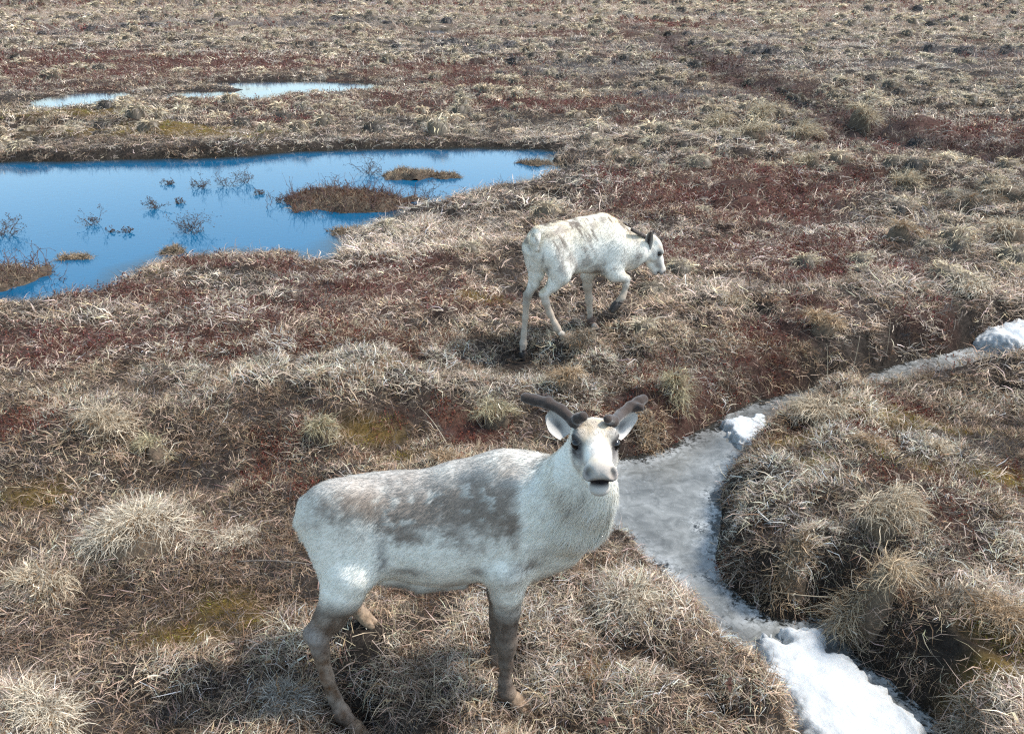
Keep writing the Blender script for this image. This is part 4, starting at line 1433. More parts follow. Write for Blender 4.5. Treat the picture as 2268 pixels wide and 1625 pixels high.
def put_head(f, R, o, gape):
    w = lambda x, y, z: o + R @ np.array([x, y, z])
    lat = R[:, 1]
    f.ell(w(0.045, 0, 0.000), R, (0.085, 0.070, 0.070), 0.03)
    f.cone(w(0.09, 0, -0.004), w(0.20, 0, -0.026), 0.074, 0.048, 0.03, lat, 0.85)
    f.cone(w(0.20, 0, -0.026), w(0.285, 0, -0.036), 0.046, 0.042, 0.03, lat, 0.95)
    f.ell(w(0.298, 0, -0.036), R, (0.040, 0.047, 0.034), 0.022)
    for s in (-1, 1):
        f.ell(w(0.112, 0.053 * s, 0.024), R, (0.045, 0.029, 0.030), 0.02)     # brow
        f.ell(w(0.100, 0.042 * s, -0.046), R, (0.078, 0.037, 0.052), 0.03)    # cheek
        f.ell(w(0.02, 0.045 * s, 0.034), R, (0.028, 0.024, 0.020), 0.02)      # antler seat
        f.ell(w(0.305, 0.036 * s, -0.050), R, (0.032, 0.022, 0.022), 0.015)   # upper lip
    f.cone(w(0.05, 0, -0.085), w(0.20, 0, -0.094), 0.052, 0.034, 0.03, lat, 0.95)
    f.cone(w(0.20, 0, -0.094), w(0.285, 0, -0.092 - gape), 0.033, 0.027, 0.02, lat, 1.15)
    f.ell(w(0.292, 0, -0.094 - gape), R, (0.024, 0.031, 0.021), 0.012)        # chin
    f.ell(w(0.335, 0, -0.070 - gape * 0.4), R, (0.046, 0.030, 0.006 + gape * 0.55), 0.008, True)   # mouth
    for s in (-1, 1):
        f.ell(w(0.330, 0.040 * s, -0.040), R, (0.026, 0.013, 0.019), 0.007, True)       # nostril
        f.ell(w(0.128, 0.076 * s, 0.004), R, (0.026, 0.014, 0.018), 0.012, True)      # eye socket
    f.ell(w(0.344, 0, -0.050), R, (0.012, 0.004, 0.020), 0.006, True)         # philtrum


def limb(f, pts, k=0.022):
    f.chain(pts, k)


def solid(name, lo, hi, vox, fn, mat, parent, base):
    f = Field(lo, hi, vox)
    fn(f)
    v, q, N = f.skin()
    me = make_mesh(name, v - base, q)
    return link(name, me, mat, parent), v


def hoof(parent, base, toe, up, mat, size=1.0):
    """cloven hoof: two spread toes and two dew claws behind"""
    X = nz(toe)
    Z = nz(np.asarray(up) - X * (np.asarray(up) @ X))
    Y = np.cross(Z, X)
    R = np.stack([X, Y, Z], 1)

    def fn(f, p):
        w = lambda x, y, z: p + R @ (np.array([x, y, z]) * size)
        for s in (-1, 1):
            f.cone(w(-0.002, 0.012 * s, 0.002), w(0.054, 0.014 * s, -0.020), 0.020 * size, 0.0115 * size, 0.004)
            f.ell(w(0.026, 0.0145 * s, -0.015), R, np.array([0.040, 0.0135, 0.016]) * size, 0.006)
            f.ell(w(-0.026, 0.020 * s, 0.004), R, np.array([0.010, 0.009, 0.018]) * size, 0.004)
        f.cone(w(-0.02, 0, 0.012), w(0.006, 0, 0.008), 0.022 * size, 0.020 * size, 0.008)
    m = 0.10 * size
    solid('hoof', base - m, base + m, 0.0045, lambda f: fn(f, base), mat, parent, np.zeros(3))


def ear(parent, b, t, face, width, mat_name_col, mat, cup=0.35):
    """cupped leaf with thickness; b base, t tip, face the direction its opening looks"""
    ax = t - b
    L = np.linalg.norm(ax)
    ax = ax / L
    fa = nz(face - ax * (np.asarray(face) @ ax))
    sd = np.cross(ax, fa)
    nu, nv = 15, 13
    P, C = [], []
    for layer in (0, 1):
        for i in range(nu):
            u = i / (nu - 1)
            w = width * (0.42 + 0.58 * math.sin(min(1, u * 1.25 + 0.18) * math.pi * 0.62)) * math.sqrt(max(0.0, 1 - u ** 3.2)) * 0.5
            for j in range(nv):
                s = (j / (nv - 1)) * 2 - 1
                dep = cup * width * (1 - s * s) * (1 - 0.75 * u) + 0.02 * math.sin(u * 3.1)
                p = b + ax * (u * L) + sd * (s * w) - fa * (dep + layer * 0.006 * (1 - 0.5 * abs(s)))
                P.append(p)
                rim = abs(s) ** 2
                dark = math.exp(-((u - 0.42) / 0.26) ** 2 - ((s - 0.1) / 0.42) ** 2)
                inner = np.array(mat_name_col[0]) * (1 - dark) + np.array(mat_name_col[1]) * dark
                C.append(inner * (1 - rim) + np.array(mat_name_col[2]) * rim if layer == 0 else np.array(mat_name_col[3]))
    idx = np.arange(2 * nu * nv).reshape(2, nu, nv)
    Q = []
    for layer in (0, 1):
        for i in range(nu - 1):
            for j in range(nv - 1):
                q = [idx[layer, i, j], idx[layer, i, j + 1], idx[layer, i + 1, j + 1], idx[layer, i + 1, j]]
                Q.append(q if layer == 0 else q[::-1])
    ring = [(i, 0) for i in range(nu)] + [(nu - 1, j) for j in range(1, nv)] + [(i, nv - 1) for i in range(nu - 2, -1, -1)] + [(0, j) for j in range(nv - 2, 0, -1)]
    for (i, j), (i2, j2) in zip(ring, ring[1:] + ring[:1]):
        Q.append([idx[0, i, j], idx[1, i, j], idx[1, i2, j2], idx[0, i2, j2]])
    me = make_mesh('ear', np.array(P), np.array(Q))
    set_attr(me, 'coat', 'FLOAT_COLOR', rgba(np.array(C)))
    return link('ear', me, mat, parent)


def antler(parent, chains, mat, vox=0.0045):
    pts = np.array([p for ch in chains for p, r in ch])
    lo, hi = pts.min(0) - 0.04, pts.max(0) + 0.04

    def fn(f):
        for ch in chains:
            f.chain(ch, 0.010)
    return solid('antler', lo, hi, vox, fn, mat, parent, np.zeros(3))[0]


def eyeball(parent, c, r, mat):
    nu, nv = 18, 12
    P = [[r * math.sin(math.pi * j / nv) * math.cos(2 * math.pi * i / nu), r * math.sin(math.pi * j / nv) * math.sin(2 * math.pi * i / nu), r * math.cos(math.pi * j / nv)] for j in range(nv + 1) for i in range(nu)]
    Q = [[j * nu + i, (j + 1) * nu + i, (j + 1) * nu + (i + 1) % nu, j * nu + (i + 1) % nu] for j in range(nv) for i in range(nu)]
    return link('eye', make_mesh('eye', np.array(P) + c, Q), mat, parent)


def fur(parent, v, q, N, coat, flow, length, n, mat, rng, wid=0.0016, lift=0.32):
    """short hair lying along the coat; carries the coat colour of its root"""
    f = rng.integers(0, len(q), n)
    w = rng.dirichlet([1, 1, 1, 1], n)
    idx = q[f]
    mixv = lambda a: (a[idx] * w[:, :, None]).sum(1)
    p, nn, cc, fl = mixv(v), mixv(N), mixv(coat), mixv(flow)
    L = (length[idx] * w).sum(1) * rng.uniform(0.6, 1.25, n)
    nn /= np.linalg.norm(nn, axis=1, keepdims=True)
    clump = np.stack([vnoise3(p * 34 + 5 * i, 70 + i) for i in range(3)], 1) * 0.42
    fl = fl + clump + rng.normal(0, 0.16, (n, 3))
    fl -= nn * (fl * nn).sum(1, keepdims=True)
    fl /= np.maximum(np.linalg.norm(fl, axis=1, keepdims=True), 1e-6)
    d0 = fl + nn * lift * rng.uniform(0.7, 1.5, n)[:, None]
    d1 = fl + nn * 0.10 + np.array([0, 0, -0.12])
    d0 /= np.linalg.norm(d0, axis=1, keepdims=True)
    d1 /= np.linalg.norm(d1, axis=1, keepdims=True)
    side = np.cross(fl, nn)
    W = wid * rng.uniform(0.7, 1.3, n)
    a = p - nn * 0.002
    b = a + d0 * (L * 0.5)[:, None]
    c = b + d1 * (L * 0.5)[:, None]
    hw = (side * W[:, None] / 2)
    vv = np.stack([a - hw, a + hw, b - hw * 0.8, b + hw * 0.8, c], 1).reshape(-1, 3)
    base = np.arange(n)[:, None] * 5
    t = np.concatenate([base + np.array([[0, 1, 3]]), base + np.array([[0, 3, 2]]), base + np.array([[2, 3, 4]])])
    me = make_mesh('fur', vv, None, t)
    cc = cc * np.exp(rng.normal(0, 0.11, n))[:, None]
    set_attr(me, 'coat', 'FLOAT_COLOR', rgba(np.repeat(np.clip(cc, 0, 0.92), 5, 0)))
    me.normals_split_custom_set_from_vertices(np.repeat(nn + 0.25 * fl, 5, 0).astype(np.float32))
    return tag(link('fur', me, mat, parent), kind='stuff')


def coat_material(name, rough=0.85, bump=0.0):
    M = Nodes(name)
    at = M.n('ShaderNodeAttribute', attribute_name='coat')
    p = M.n('ShaderNodeBsdfPrincipled', Roughness=rough)
    p.inputs['Specular IOR Level'].default_value = 0.15
    M.l(at.outputs['Color'], p.inputs['Base Color'])
    if bump:
        g = M.n('ShaderNodeNewGeometry')
        b = M.n('ShaderNodeBump', Strength=0.4, Distance=bump)
        M.l(M.noise(140, 4, 0.6, g.outputs['Position']), b.inputs['Height'])
        M.l(b.outputs[0], p.inputs['Normal'])
    return M.surf(p.outputs[0])


def plain(name, col, rough=0.6, sheen=0.0, var=0.3, scale=60, spec=0.3, bump=0.0):
    M = Nodes(name)
    g = M.n('ShaderNodeNewGeometry')
    n = M.noise(scale, 4, 0.6, g.outputs['Position'])
    p = M.n('ShaderNodeBsdfPrincipled', Roughness=rough)
    p.inputs['Specular IOR Level'].default_value = spec
    lo, hi = tuple(c * (1 - var) for c in col), tuple(min(1, c * (1 + var)) for c in col)
    M.l(M.ramp(n, [(0.3, lo), (0.7, hi)]), p.inputs['Base Color'])
    p.inputs['Sheen Weight'].default_value = sheen
    p.inputs['Sheen Roughness'].default_value = 0.4
    if bump:
        b = M.n('ShaderNodeBump', Strength=0.5, Distance=bump)
        M.l(M.noise(scale * 4, 3, 0.6, g.outputs['Position']), b.inputs['Height'])
        M.l(b.outputs[0], p.inputs['Normal'])
    return M.surf(p.outputs[0])


def gauss(v, c, r):
    r = np.asarray(r, float)
    return np.exp(-(((v - c) / r) ** 2).sum(1))


WHITE, CREAM, SADDLE, DARK = np.array([0.88, 0.845, 0.755]), np.array([0.66, 0.585, 0.45]), np.array([0.215, 0.165, 0.130]), np.array([0.10, 0.085, 0.078])


def mixm(c, col, m):
    m = np.clip(m, 0, 1)[:, None]
    return c * (1 - m) + np.asarray(col) * m


def face_paint(c, v, R, o, tan, gape, muzzle, big=1.2):
    h = (v - o) @ R
    x, y, z = h.T
    inh = sstep(-0.04, 0.03, x) * (x < 0.38) * (np.abs(y) < 0.14) * (np.abs(z) < 0.2)
    nse = fbm3(v * 45, 5, 3)
    top = np.clip(z + 0.01, 0, None)
    c = mixm(c, tan, inh * sstep(0.02, 0.07, x) * sstep(0.25, 0.10, x) * sstep(-0.01, 0.02, z + 0.15 * np.clip(x - 0.08, 0, 1)) * sstep(0.08, 0.035, np.abs(y)) * (0.8 + 0.8 * nse))
    c = mixm(c, np.array(tan) * 0.95, inh * sstep(0.25, 0.29, x) * sstep(-0.03, -0.005, z) * (0.5 + 0.4 * nse))
    c = mixm(c, (0.30, 0.27, 0.25), inh * sstep(0.22, 0.27, x) * sstep(0.030, 0.046, np.abs(y)) * sstep(0.0, -0.03, z) * (0.75 + 0.6 * nse))
    c = mixm(c, (0.34, 0.29, 0.25), inh * np.exp(-(y / 0.008) ** 2) * sstep(0.05, 0.08, x) * sstep(0.19, 0.12, x) * sstep(0.02, 0.04, z) * (0.4 + nse))
    for s in (-1, 1):
        e = np.exp(-(((x - 0.130) / (0.044 * big)) ** 2 + ((y - 0.07 * s) / 0.032) ** 2 + ((z - 0.002) / (0.034 * big)) ** 2) * 1.1)
        c = mixm(c, (0.04, 0.036, 0.036), e * (0.6 + 1.2 * big))
        e = np.exp(-(((x - 0.175) / 0.04) ** 2 + ((y - 0.058 * s) / 0.026) ** 2 + ((z + 0.022) / 0.018) ** 2)) * big
        c = mixm(c, (0.06, 0.055, 0.055), e * 0.9)
        e = np.exp(-(((x - 0.09) / 0.05) ** 2 + ((y - 0.058 * s) / 0.02) ** 2 + ((z - 0.038) / 0.016) ** 2))
        c = mixm(c, (0.22, 0.20, 0.19), e * (0.8 + nse))
        e = np.exp(-(((x - 0.23) / 0.05) ** 2 + ((y - 0.055 * s) / 0.02) ** 2 + ((z + 0.045) / 0.03) ** 2))
        c = mixm(c, (0.27, 0.245, 0.235), e * (0.7 + 0.9 * nse))
        e = np.exp(-(((x - 0.328) / 0.028) ** 2 + ((y - 0.041 * s) / 0.014) ** 2 + ((z + 0.040) / 0.020) ** 2) * 1.1)
        c = mixm(c, (0.02, 0.018, 0.018), e * 1.5)
    c = mixm(c, (0.36, 0.33, 0.31), inh * sstep(0.06, 0.12, x) * sstep(0.038, 0.062, np.abs(y)) * sstep(0.03, -0.02, z) * np.clip(0.35 + 1.1 * nse, 0, 0.8))
    c = mixm(c, muzzle, inh * sstep(0.300, 0.330, x) * sstep(-0.10, -0.075, z + gape) * sstep(0.005, -0.022, z) * 0.85)
    c = mixm(c, (0.42, 0.37, 0.33), inh * sstep(0.25, 0.28, x) * sstep(-0.072, -0.080, z) * sstep(-0.150, -0.12, z) * 0.7)
    mouth = np.exp(-(((z + 0.071 + gape * 0.4) / (0.011 + gape * 0.5)) ** 2)) * sstep(0.27, 0.29, x) * sstep(0.048, 0.03, np.abs(y))
    c = mixm(c, (0.025, 0.018, 0.018), mouth * inh * 1.2)
    return c


def finish(root, f, base, mat, furmat, paint, flowlen, n_hair, seed, wid):
    v, q, N = f.skin()
    me = make_mesh('body', v, q)
    coat = np.clip(paint(v, N), 0, 0.88)
    set_attr(me, 'coat', 'FLOAT_COLOR', rgba(coat))
    link('body', me, mat, root)
    flow, ln = flowlen(v, N)
    fur(root, v, q, N, coat, flow, ln, n_hair, furmat, np.random.default_rng(seed), wid)


# ---- the front reindeer: stands side on, head turned to the camera
def W1(x, y, Y):
    return on_y(598.9 + 0.4766 * x, 850 + 0.4766 * y, Y)


def W2(x, y, Y):
    return on_y(1110.8 + 0.17833 * x, 850 + 0.17833 * y, Y)


def W3(x, y, Y):
    return on_y(1110.8 + 0.2378 * x, 444.3 + 0.2378 * y, Y)


YC = 2.80
F_NH, F_NF = W1(385, 1592, 2.63), W1(1125, 1455, 2.70)
F_FF, F_FH = W1(1075, 1318, 2.92), W1(420, 1068, 3.02)
R_RH, R_LH, R_LF = W3(545, 1235, 6.61), W3(200, 1400, 6.656), W3(850, 1160, 7.03)
PADS.append((R_LH[0] - 0.05, R_LH[1] - 0.25, R_LH[2] - 0.08, 0.52))
for p in (F_NH, F_NF, F_FF, F_FH, R_RH, R_LH, R_LF):
    PADS.append((p[0] + 0.02, p[1], p[2] - (0.085 if p is R_LH else 0.048), 0.13))


def shared_mats():
    m = {}
    m['coat'] = coat_material('reindeer_coat', 0.85, 0.004)
    m['fur'] = coat_material('reindeer_fur', 0.8)
    m['velvet'] = plain('antler_velvet', (0.062, 0.047, 0.040), 0.9, 0.35, 0.25, 40, 0.1, 0.003)
    m['eye'] = plain('eye_wet', (0.008, 0.006, 0.006), 0.08, 0, 0.1, 20, 0.6)
    m['hoof_tan'] = plain('hoof_horn_tan', (0.27, 0.19, 0.125), 0.6, 0.1, 0.35, 70, 0.25, 0.002)
    m['hoof_dark'] = plain('hoof_horn_dark', (0.05, 0.042, 0.038), 0.55, 0, 0.35, 70, 0.3, 0.002)
    m['hoof_pale'] = plain('hoof_horn_pale', (0.38, 0.34, 0.29), 0.6, 0.1, 0.3, 70, 0.25, 0.002)
    return m


def front_reindeer(m):
    U = 0.84e-3
    root = empty('reindeer', (0, 0, 0))
    tag(root, 'large white reindeer with grey saddle in front, head turned to the camera, mouth slightly open', 'reindeer', 'reindeer')
    lat = np.array([0.0, 1.0, 0.0])
    P = lambda x, y, r, dy=0.0: (W1(x, y, YC + dy), r * U)
    f = Field((-0.95, 2.18, -0.20), (0.62, 3.18, 1.52), 0.0070)
    st = [P(268, 605, 118), P(365, 615, 182), P(545, 650, 254), P(780, 670, 282), P(980, 640, 282), P(1140, 620, 276), P(1260, 605, 215)]
    f.chain(st, 0.05, lat, 0.66)
    f.chain([P(900, 520, 150), P(1090, 455, 125), P(1210, 460, 112), P(1300, 470, 102)], 0.07, lat, 0.8)       # withers
    f.chain([P(1280, 560, 168, -0.02), P(1385, 470, 122, -0.09), P(1460, 390, 102, -0.15)], 0.07, lat, 0.78)    # neck
    f.chain([P(1290, 695, 140, -0.02), P(1430, 620, 130, -0.10), P(1488, 520, 94, -0.16), P(1490, 430, 84, -0.17)], 0.06, lat, 0.8)   # mane
    f.cone(*[a for a, _ in (P(1200, 800, 0), P(1330, 740, 0))], 0.105, 0.10, 0.07, lat, 0.8)
    for s, d in ((-1, 0.0), (1, 0.0)):                                                                       # shoulders, haunches
        f.cone(W1(1150, 600, YC + s * 0.105), W1(1105, 850, YC + s * 0.115), 0.13, 0.085, 0.07, lat, 0.55)
        f.cone(W1(318, 605, YC + s * 0.085), W1(400, 830, YC + s * 0.112), 0.142, 0.098, 0.07, lat, 0.6)
    f.cone(W1(245, 630, YC - 0.06), W1(318, 900, YC - 0.11), 0.088, 0.070, 0.05)
    L = lambda *a: [(W1(x, y, Y), r * U) for x, y, r, Y in a]
    f.chain(L((375, 880, 112, 2.685), (335, 975, 92, 2.675), (285, 1070, 70, 2.665), (225, 1160, 54, 2.66)), 0.03)
    f.cone(W1(285, 1060, 2.665), W1(182, 1160, 2.66), 0.022, 0.026, 0.03)
    limb(f, L((220, 1168, 55, 2.66), (234, 1240, 39, 2.655), (262, 1360, 31, 2.65), (300, 1462, 29, 2.645), (330, 1528, 40, 2.635), (385, 1592, 33, 2.63)))
    f.chain(L((1095, 850, 112, 2.69), (1102, 950, 76, 2.695), (1100, 1050, 58, 2.70), (1098, 1130, 50, 2.70)), 0.03)
    limb(f, L((1098, 1120, 46, 2.70), (1096, 1190, 50, 2.70), (1096, 1230, 41, 2.70), (1094, 1290, 31, 2.70), (1090, 1380, 29, 2.70), (1096, 1428, 40, 2.70), (1125, 1455, 33, 2.70)))
    f.chain(L((1080, 830, 95, 2.91), (1068, 960, 62, 2.915), (1064, 1060, 50, 2.92)), 0.03)
    limb(f, L((1064, 1060, 48, 2.92), (1060, 1110, 45, 2.92), (1054, 1190, 33, 2.92), (1048, 1260, 31, 2.92), (1050, 1295, 39, 2.92), (1075, 1318, 33, 2.92)))
    st_, hk = W1(430, 800, 2.93), F_FH + np.array([-0.13, 0.0, 0.33])
    f.chain([(st_, 0.085), (st_ * 0.5 + hk * 0.5 + np.array([0.02, 0, 0.02]), 0.06), (hk, 0.042)], 0.03)
    limb(f, [(hk, 0.042), (hk * 0.5 + F_FH * 0.5 + np.array([-0.02, 0, 0.02]), 0.028), (F_FH + np.array([-0.04, 0, 0.05]), 0.032), (F_FH, 0.028)])
    f.chain([P(520, 905, 22, -0.05), P(700, 935, 25), P(900, 930, 22)], 0.05)
    # tail
    f.chain([P(172, 560, 36), P(152, 640, 34), P(160, 715, 20)], 0.03)
    R = head_axes((-0.01, -0.96, 0.24))
    GAPE = 0.008
    o = W2(1170, 716, 2.56) - R @ np.array([0.125, 0, 0.012])
    put_head(f, R, o, GAPE)
    f.cone(o + R @ np.array([0.0, 0, -0.03]), W1(1440, 420, YC - 0.12), 0.078, 0.10, 0.05)
    NO = W1(1470, 560, YC - 0.12)
    hx = lambda v: (v - o) @ R

    def paint(v, N):
        n1 = fbm3(v * 9, 1, 3)
        n2 = fbm3(v * 38, 2, 3)
        n3 = fbm3(v * np.array([60, 60, 110]), 3, 3)
        c = np.tile(WHITE, (len(v), 1)) * (1 + 0.05 * n1[:, None])
        g = lambda x, y, rx, rz, Y=2.62, ry=0.30: gauss(v, W1(x, y, Y), (rx * U, ry, rz * U))
        m = 0
        for x, y, rx, rz, a in [(260, 590, 75, 75, .85), (330, 560, 100, 80, .9), (450, 600, 120, 100, 1), (570, 640, 120, 100, 1.05), (700, 620, 130, 100, 1.1), (830, 600, 120, 110, 1.0), (960, 560, 100, 120, .9), (1060, 600, 110, 150, 1.0), (560, 560, 470, 170, .95), (950, 580, 260, 195, .95),
                                (1120, 640, 60, 110, .95), (1090, 470, 70, 60, .75), (640, 500, 200, 60, .5), (880, 470, 140, 60, .45), (650, 730, 120, 50, .75), (850, 740, 120, 60, .4), (1150, 740, 40, 70, .5), (480, 500, 120, 60, .55)]:
            m = np.maximum(m, a * g(x, y, rx, rz))
        m = m * sstep(1195, 1150, (v[:, 0] - W1(0, 600, 2.65)[0]) / (W1(1000, 600, 2.65)[0] - W1(0, 600, 2.65)[0]) * 1000)
        sad = sstep(0.02, 0.85, m + 0.2 * n1 + 0.26 * n2)
        c = mixm(c, SADDLE * 1.35, sad * 0.85)
        c = mixm(c, SADDLE * 0.85, sstep(0.35, 0.95, m + 0.40 * n1 + 0.42 * n2) * 0.5)
        fleck = sstep(0.20, 0.45, fbm3(v * np.array([30, 30, 40]), 8, 2))
        c = mixm(c, WHITE * 0.75, fleck * sad * 0.6)
        top = sstep(0.55, 0.9, N[:, 2]) * sstep(0.55, 0.8, v[:, 2])
        c = mixm(c, (0.50, 0.46, 0.41), top * 0.8 * (0.8 + n2))
        lowf = sstep(0.72, 0.55, v[:, 2]) * sstep(0.42, 0.5, v[:, 2]) * sstep(-0.48, -0.36, v[:, 0])
        c = mixm(c, (0.42, 0.36, 0.305), lowf * np.clip(0.45 + 0.9 * n1 + 0.5 * n2, 0, 0.75))
        for x, y, rx, rz, a in [(660, 900, 60, 26, .9), (960, 890, 50, 25, .7), (1210, 850, 70, 40, .75), (1120, 900, 60, 40, .35), (580, 905, 50, 30, .4), (1270, 800, 50, 40, .4)]:
            c = mixm(c, (0.20, 0.15, 0.115), a * g(x, y, rx, rz) * (0.9 + n2))
        c = mixm(c, (0.15, 0.135, 0.13), 0.9 * g(520, 830, 26, 75) * (0.9 + n2))
        for x, y, rx, rz in [(1370, 560, 14, 70), (1450, 570, 22, 60), (1400, 640, 20, 60)]:
            c = mixm(c, (0.36, 0.32, 0.28), g(x, y, rx, rz, 2.5, 0.2) * (0.6 + 1.2 * n2))
        leg = sstep(0.555, 0.42, v[:, 2] + 0.05 * n1 - 0.06 * sstep(-0.35, -0.45, v[:, 0])) * (1 - 0.15 * n2)
        legc = np.array([0.185, 0.138, 0.105]) * (1 + 0.45 * n1[:, None] + 0.3 * n2[:, None])
        c = c * (1 - leg[:, None]) + legc * leg[:, None]
        fr = leg * (np.abs(v[:, 0] - W1(1098, 1150, 2.7)[0]) < 0.12)
        c = mixm(c, (0.085, 0.07, 0.06), fr * 0.55)
        for q in (F_NH, F_NF, F_FF, F_FH):
            c = mixm(c, (0.30, 0.22, 0.15), gauss(v, q, (0.05, 0.05, 0.045)) * 0.85)
        hock = gauss(v, W1(205, 1180, 2.62), (0.05, 0.06, 0.06))
        c = mixm(c, (0.33, 0.30, 0.28), hock * 0.8)
        return face_paint(c, v, R, o, (0.56, 0.455, 0.32), GAPE, (0.40, 0.345, 0.30))

    def flow(v, N):
        fl = np.tile(np.array([-0.85, 0.0, -0.45]), (len(v), 1))
        leg = sstep(0.50, 0.36, v[:, 2])[:, None]
        fl = fl * (1 - leg) + np.array([-0.1, 0, -1.0]) * leg
        h = hx(v)
        ih = (sstep(-0.08, 0.02, h[:, 0]) * (np.abs(h[:, 1]) < 0.13) * sstep(-0.2, -0.12, h[:, 2]))[:, None]
        neck = gauss(v, NO, (0.16, 0.25, 0.22))[:, None]
        fl = fl * (1 - neck) + np.array([-0.15, -0.05, -1.0]) * neck
        fl = fl * (1 - ih) + (-R[:, 0] + 0 * v) * ih
        ln = 0.024 + 0 * v[:, 0]
        ln = ln + 0.045 * neck[:, 0]
        ln = ln * (1 - leg[:, 0]) + 0.013 * leg[:, 0]
        ln = ln * (1 - ih[:, 0]) + ih[:, 0] * (0.020 - 0.013 * sstep(0.14, 0.30, h[:, 0]))
        soc = sum(np.exp(-(((h[:, 0] - 0.128) / 0.03) ** 2 + ((h[:, 1] - 0.072 * s) / 0.03) ** 2 + ((h[:, 2] - 0.004) / 0.025) ** 2)) for s in (-1, 1))
        ln = ln * (1 - 0.8 * np.clip(soc, 0, 1))
        return fl, ln
    finish(root, f, None, m['coat'], m['fur'], paint, flow, 100000, 5, 0.0018)
    w = lambda x, y, z: o + R @ np.array([x, y, z])
    for s in (-1, 1):
        eyeball(root, w(0.130, 0.065 * s, 0.004), 0.0205, m['eye'])
    cols = ((0.46, 0.45, 0.43), (0.13, 0.13, 0.13), (0.60, 0.58, 0.55), (0.40, 0.37, 0.34))
    ear(root, W2(800, 650, 2.66), W2(585, 335, 2.70), np.array([0.25, -0.95, 0.15]), 0.078, cols, m['coat'], 0.32)
    ear(root, W2(1440, 640, 2.70), W2(1690, 370, 2.76), np.array([0.10, -0.98, 0.10]), 0.076, cols, m['coat'], 0.32)
    bl, br = W2(900, 470, 2.62), W2(1385, 468, 2.64)
    antler(root, [[(bl + np.array([0.02, 0.03, -0.03]), 0.0211), (bl, 0.0193), (W2(740, 320, 2.67), 0.0187), (W2(580, 240, 2.71), 0.0205), (W2(420, 200, 2.75), 0.0199), (W2(300, 172, 2.765), 0.0193)],
                  [(bl, 0.0175), (W2(950, 430, 2.59), 0.0181), (W2(1010, 405, 2.57), 0.0181)], [(W2(560, 235, 2.73), 0.0164), (W2(585, 208, 2.715), 0.0140)]], m['velvet'])
    antler(root, [[(br + np.array([-0.02, 0.03, -0.03]), 0.0211), (br, 0.0193), (W2(1480, 375, 2.73), 0.0181), (W2(1600, 285, 2.78), 0.0193), (W2(1700, 225, 2.81), 0.0193), (W2(1760, 190, 2.83), 0.0187)],
                  [(br, 0.0164), (W2(1345, 440, 2.62), 0.0164), (W2(1318, 436, 2.59), 0.0158)], [(W2(1640, 290, 2.78), 0.0164), (W2(1725, 290, 2.76), 0.0152)]], m['velvet'])
    up = np.array([0, 0, 1.0])
    hoof(root, F_NH + np.array([0.012, 0, -0.008]), np.array([0.80, -0.45, -0.28]), up, m['hoof_tan'], 1.1)
    hoof(root, F_NF + np.array([0.012, -0.004, -0.008]), np.array([0.85, -0.40, -0.25]), up, m['hoof_tan'], 1.1)
    hoof(root, F_FF + np.array([0.02, 0, -0.008]), np.array([0.92, -0.25, -0.25]), up, m['hoof_dark'], 1.1)
    hoof(root, F_FH + np.array([0.012, 0, -0.008]), np.array([0.85, -0.3, -0.35]), up, m['hoof_tan'], 1.1)
    return root


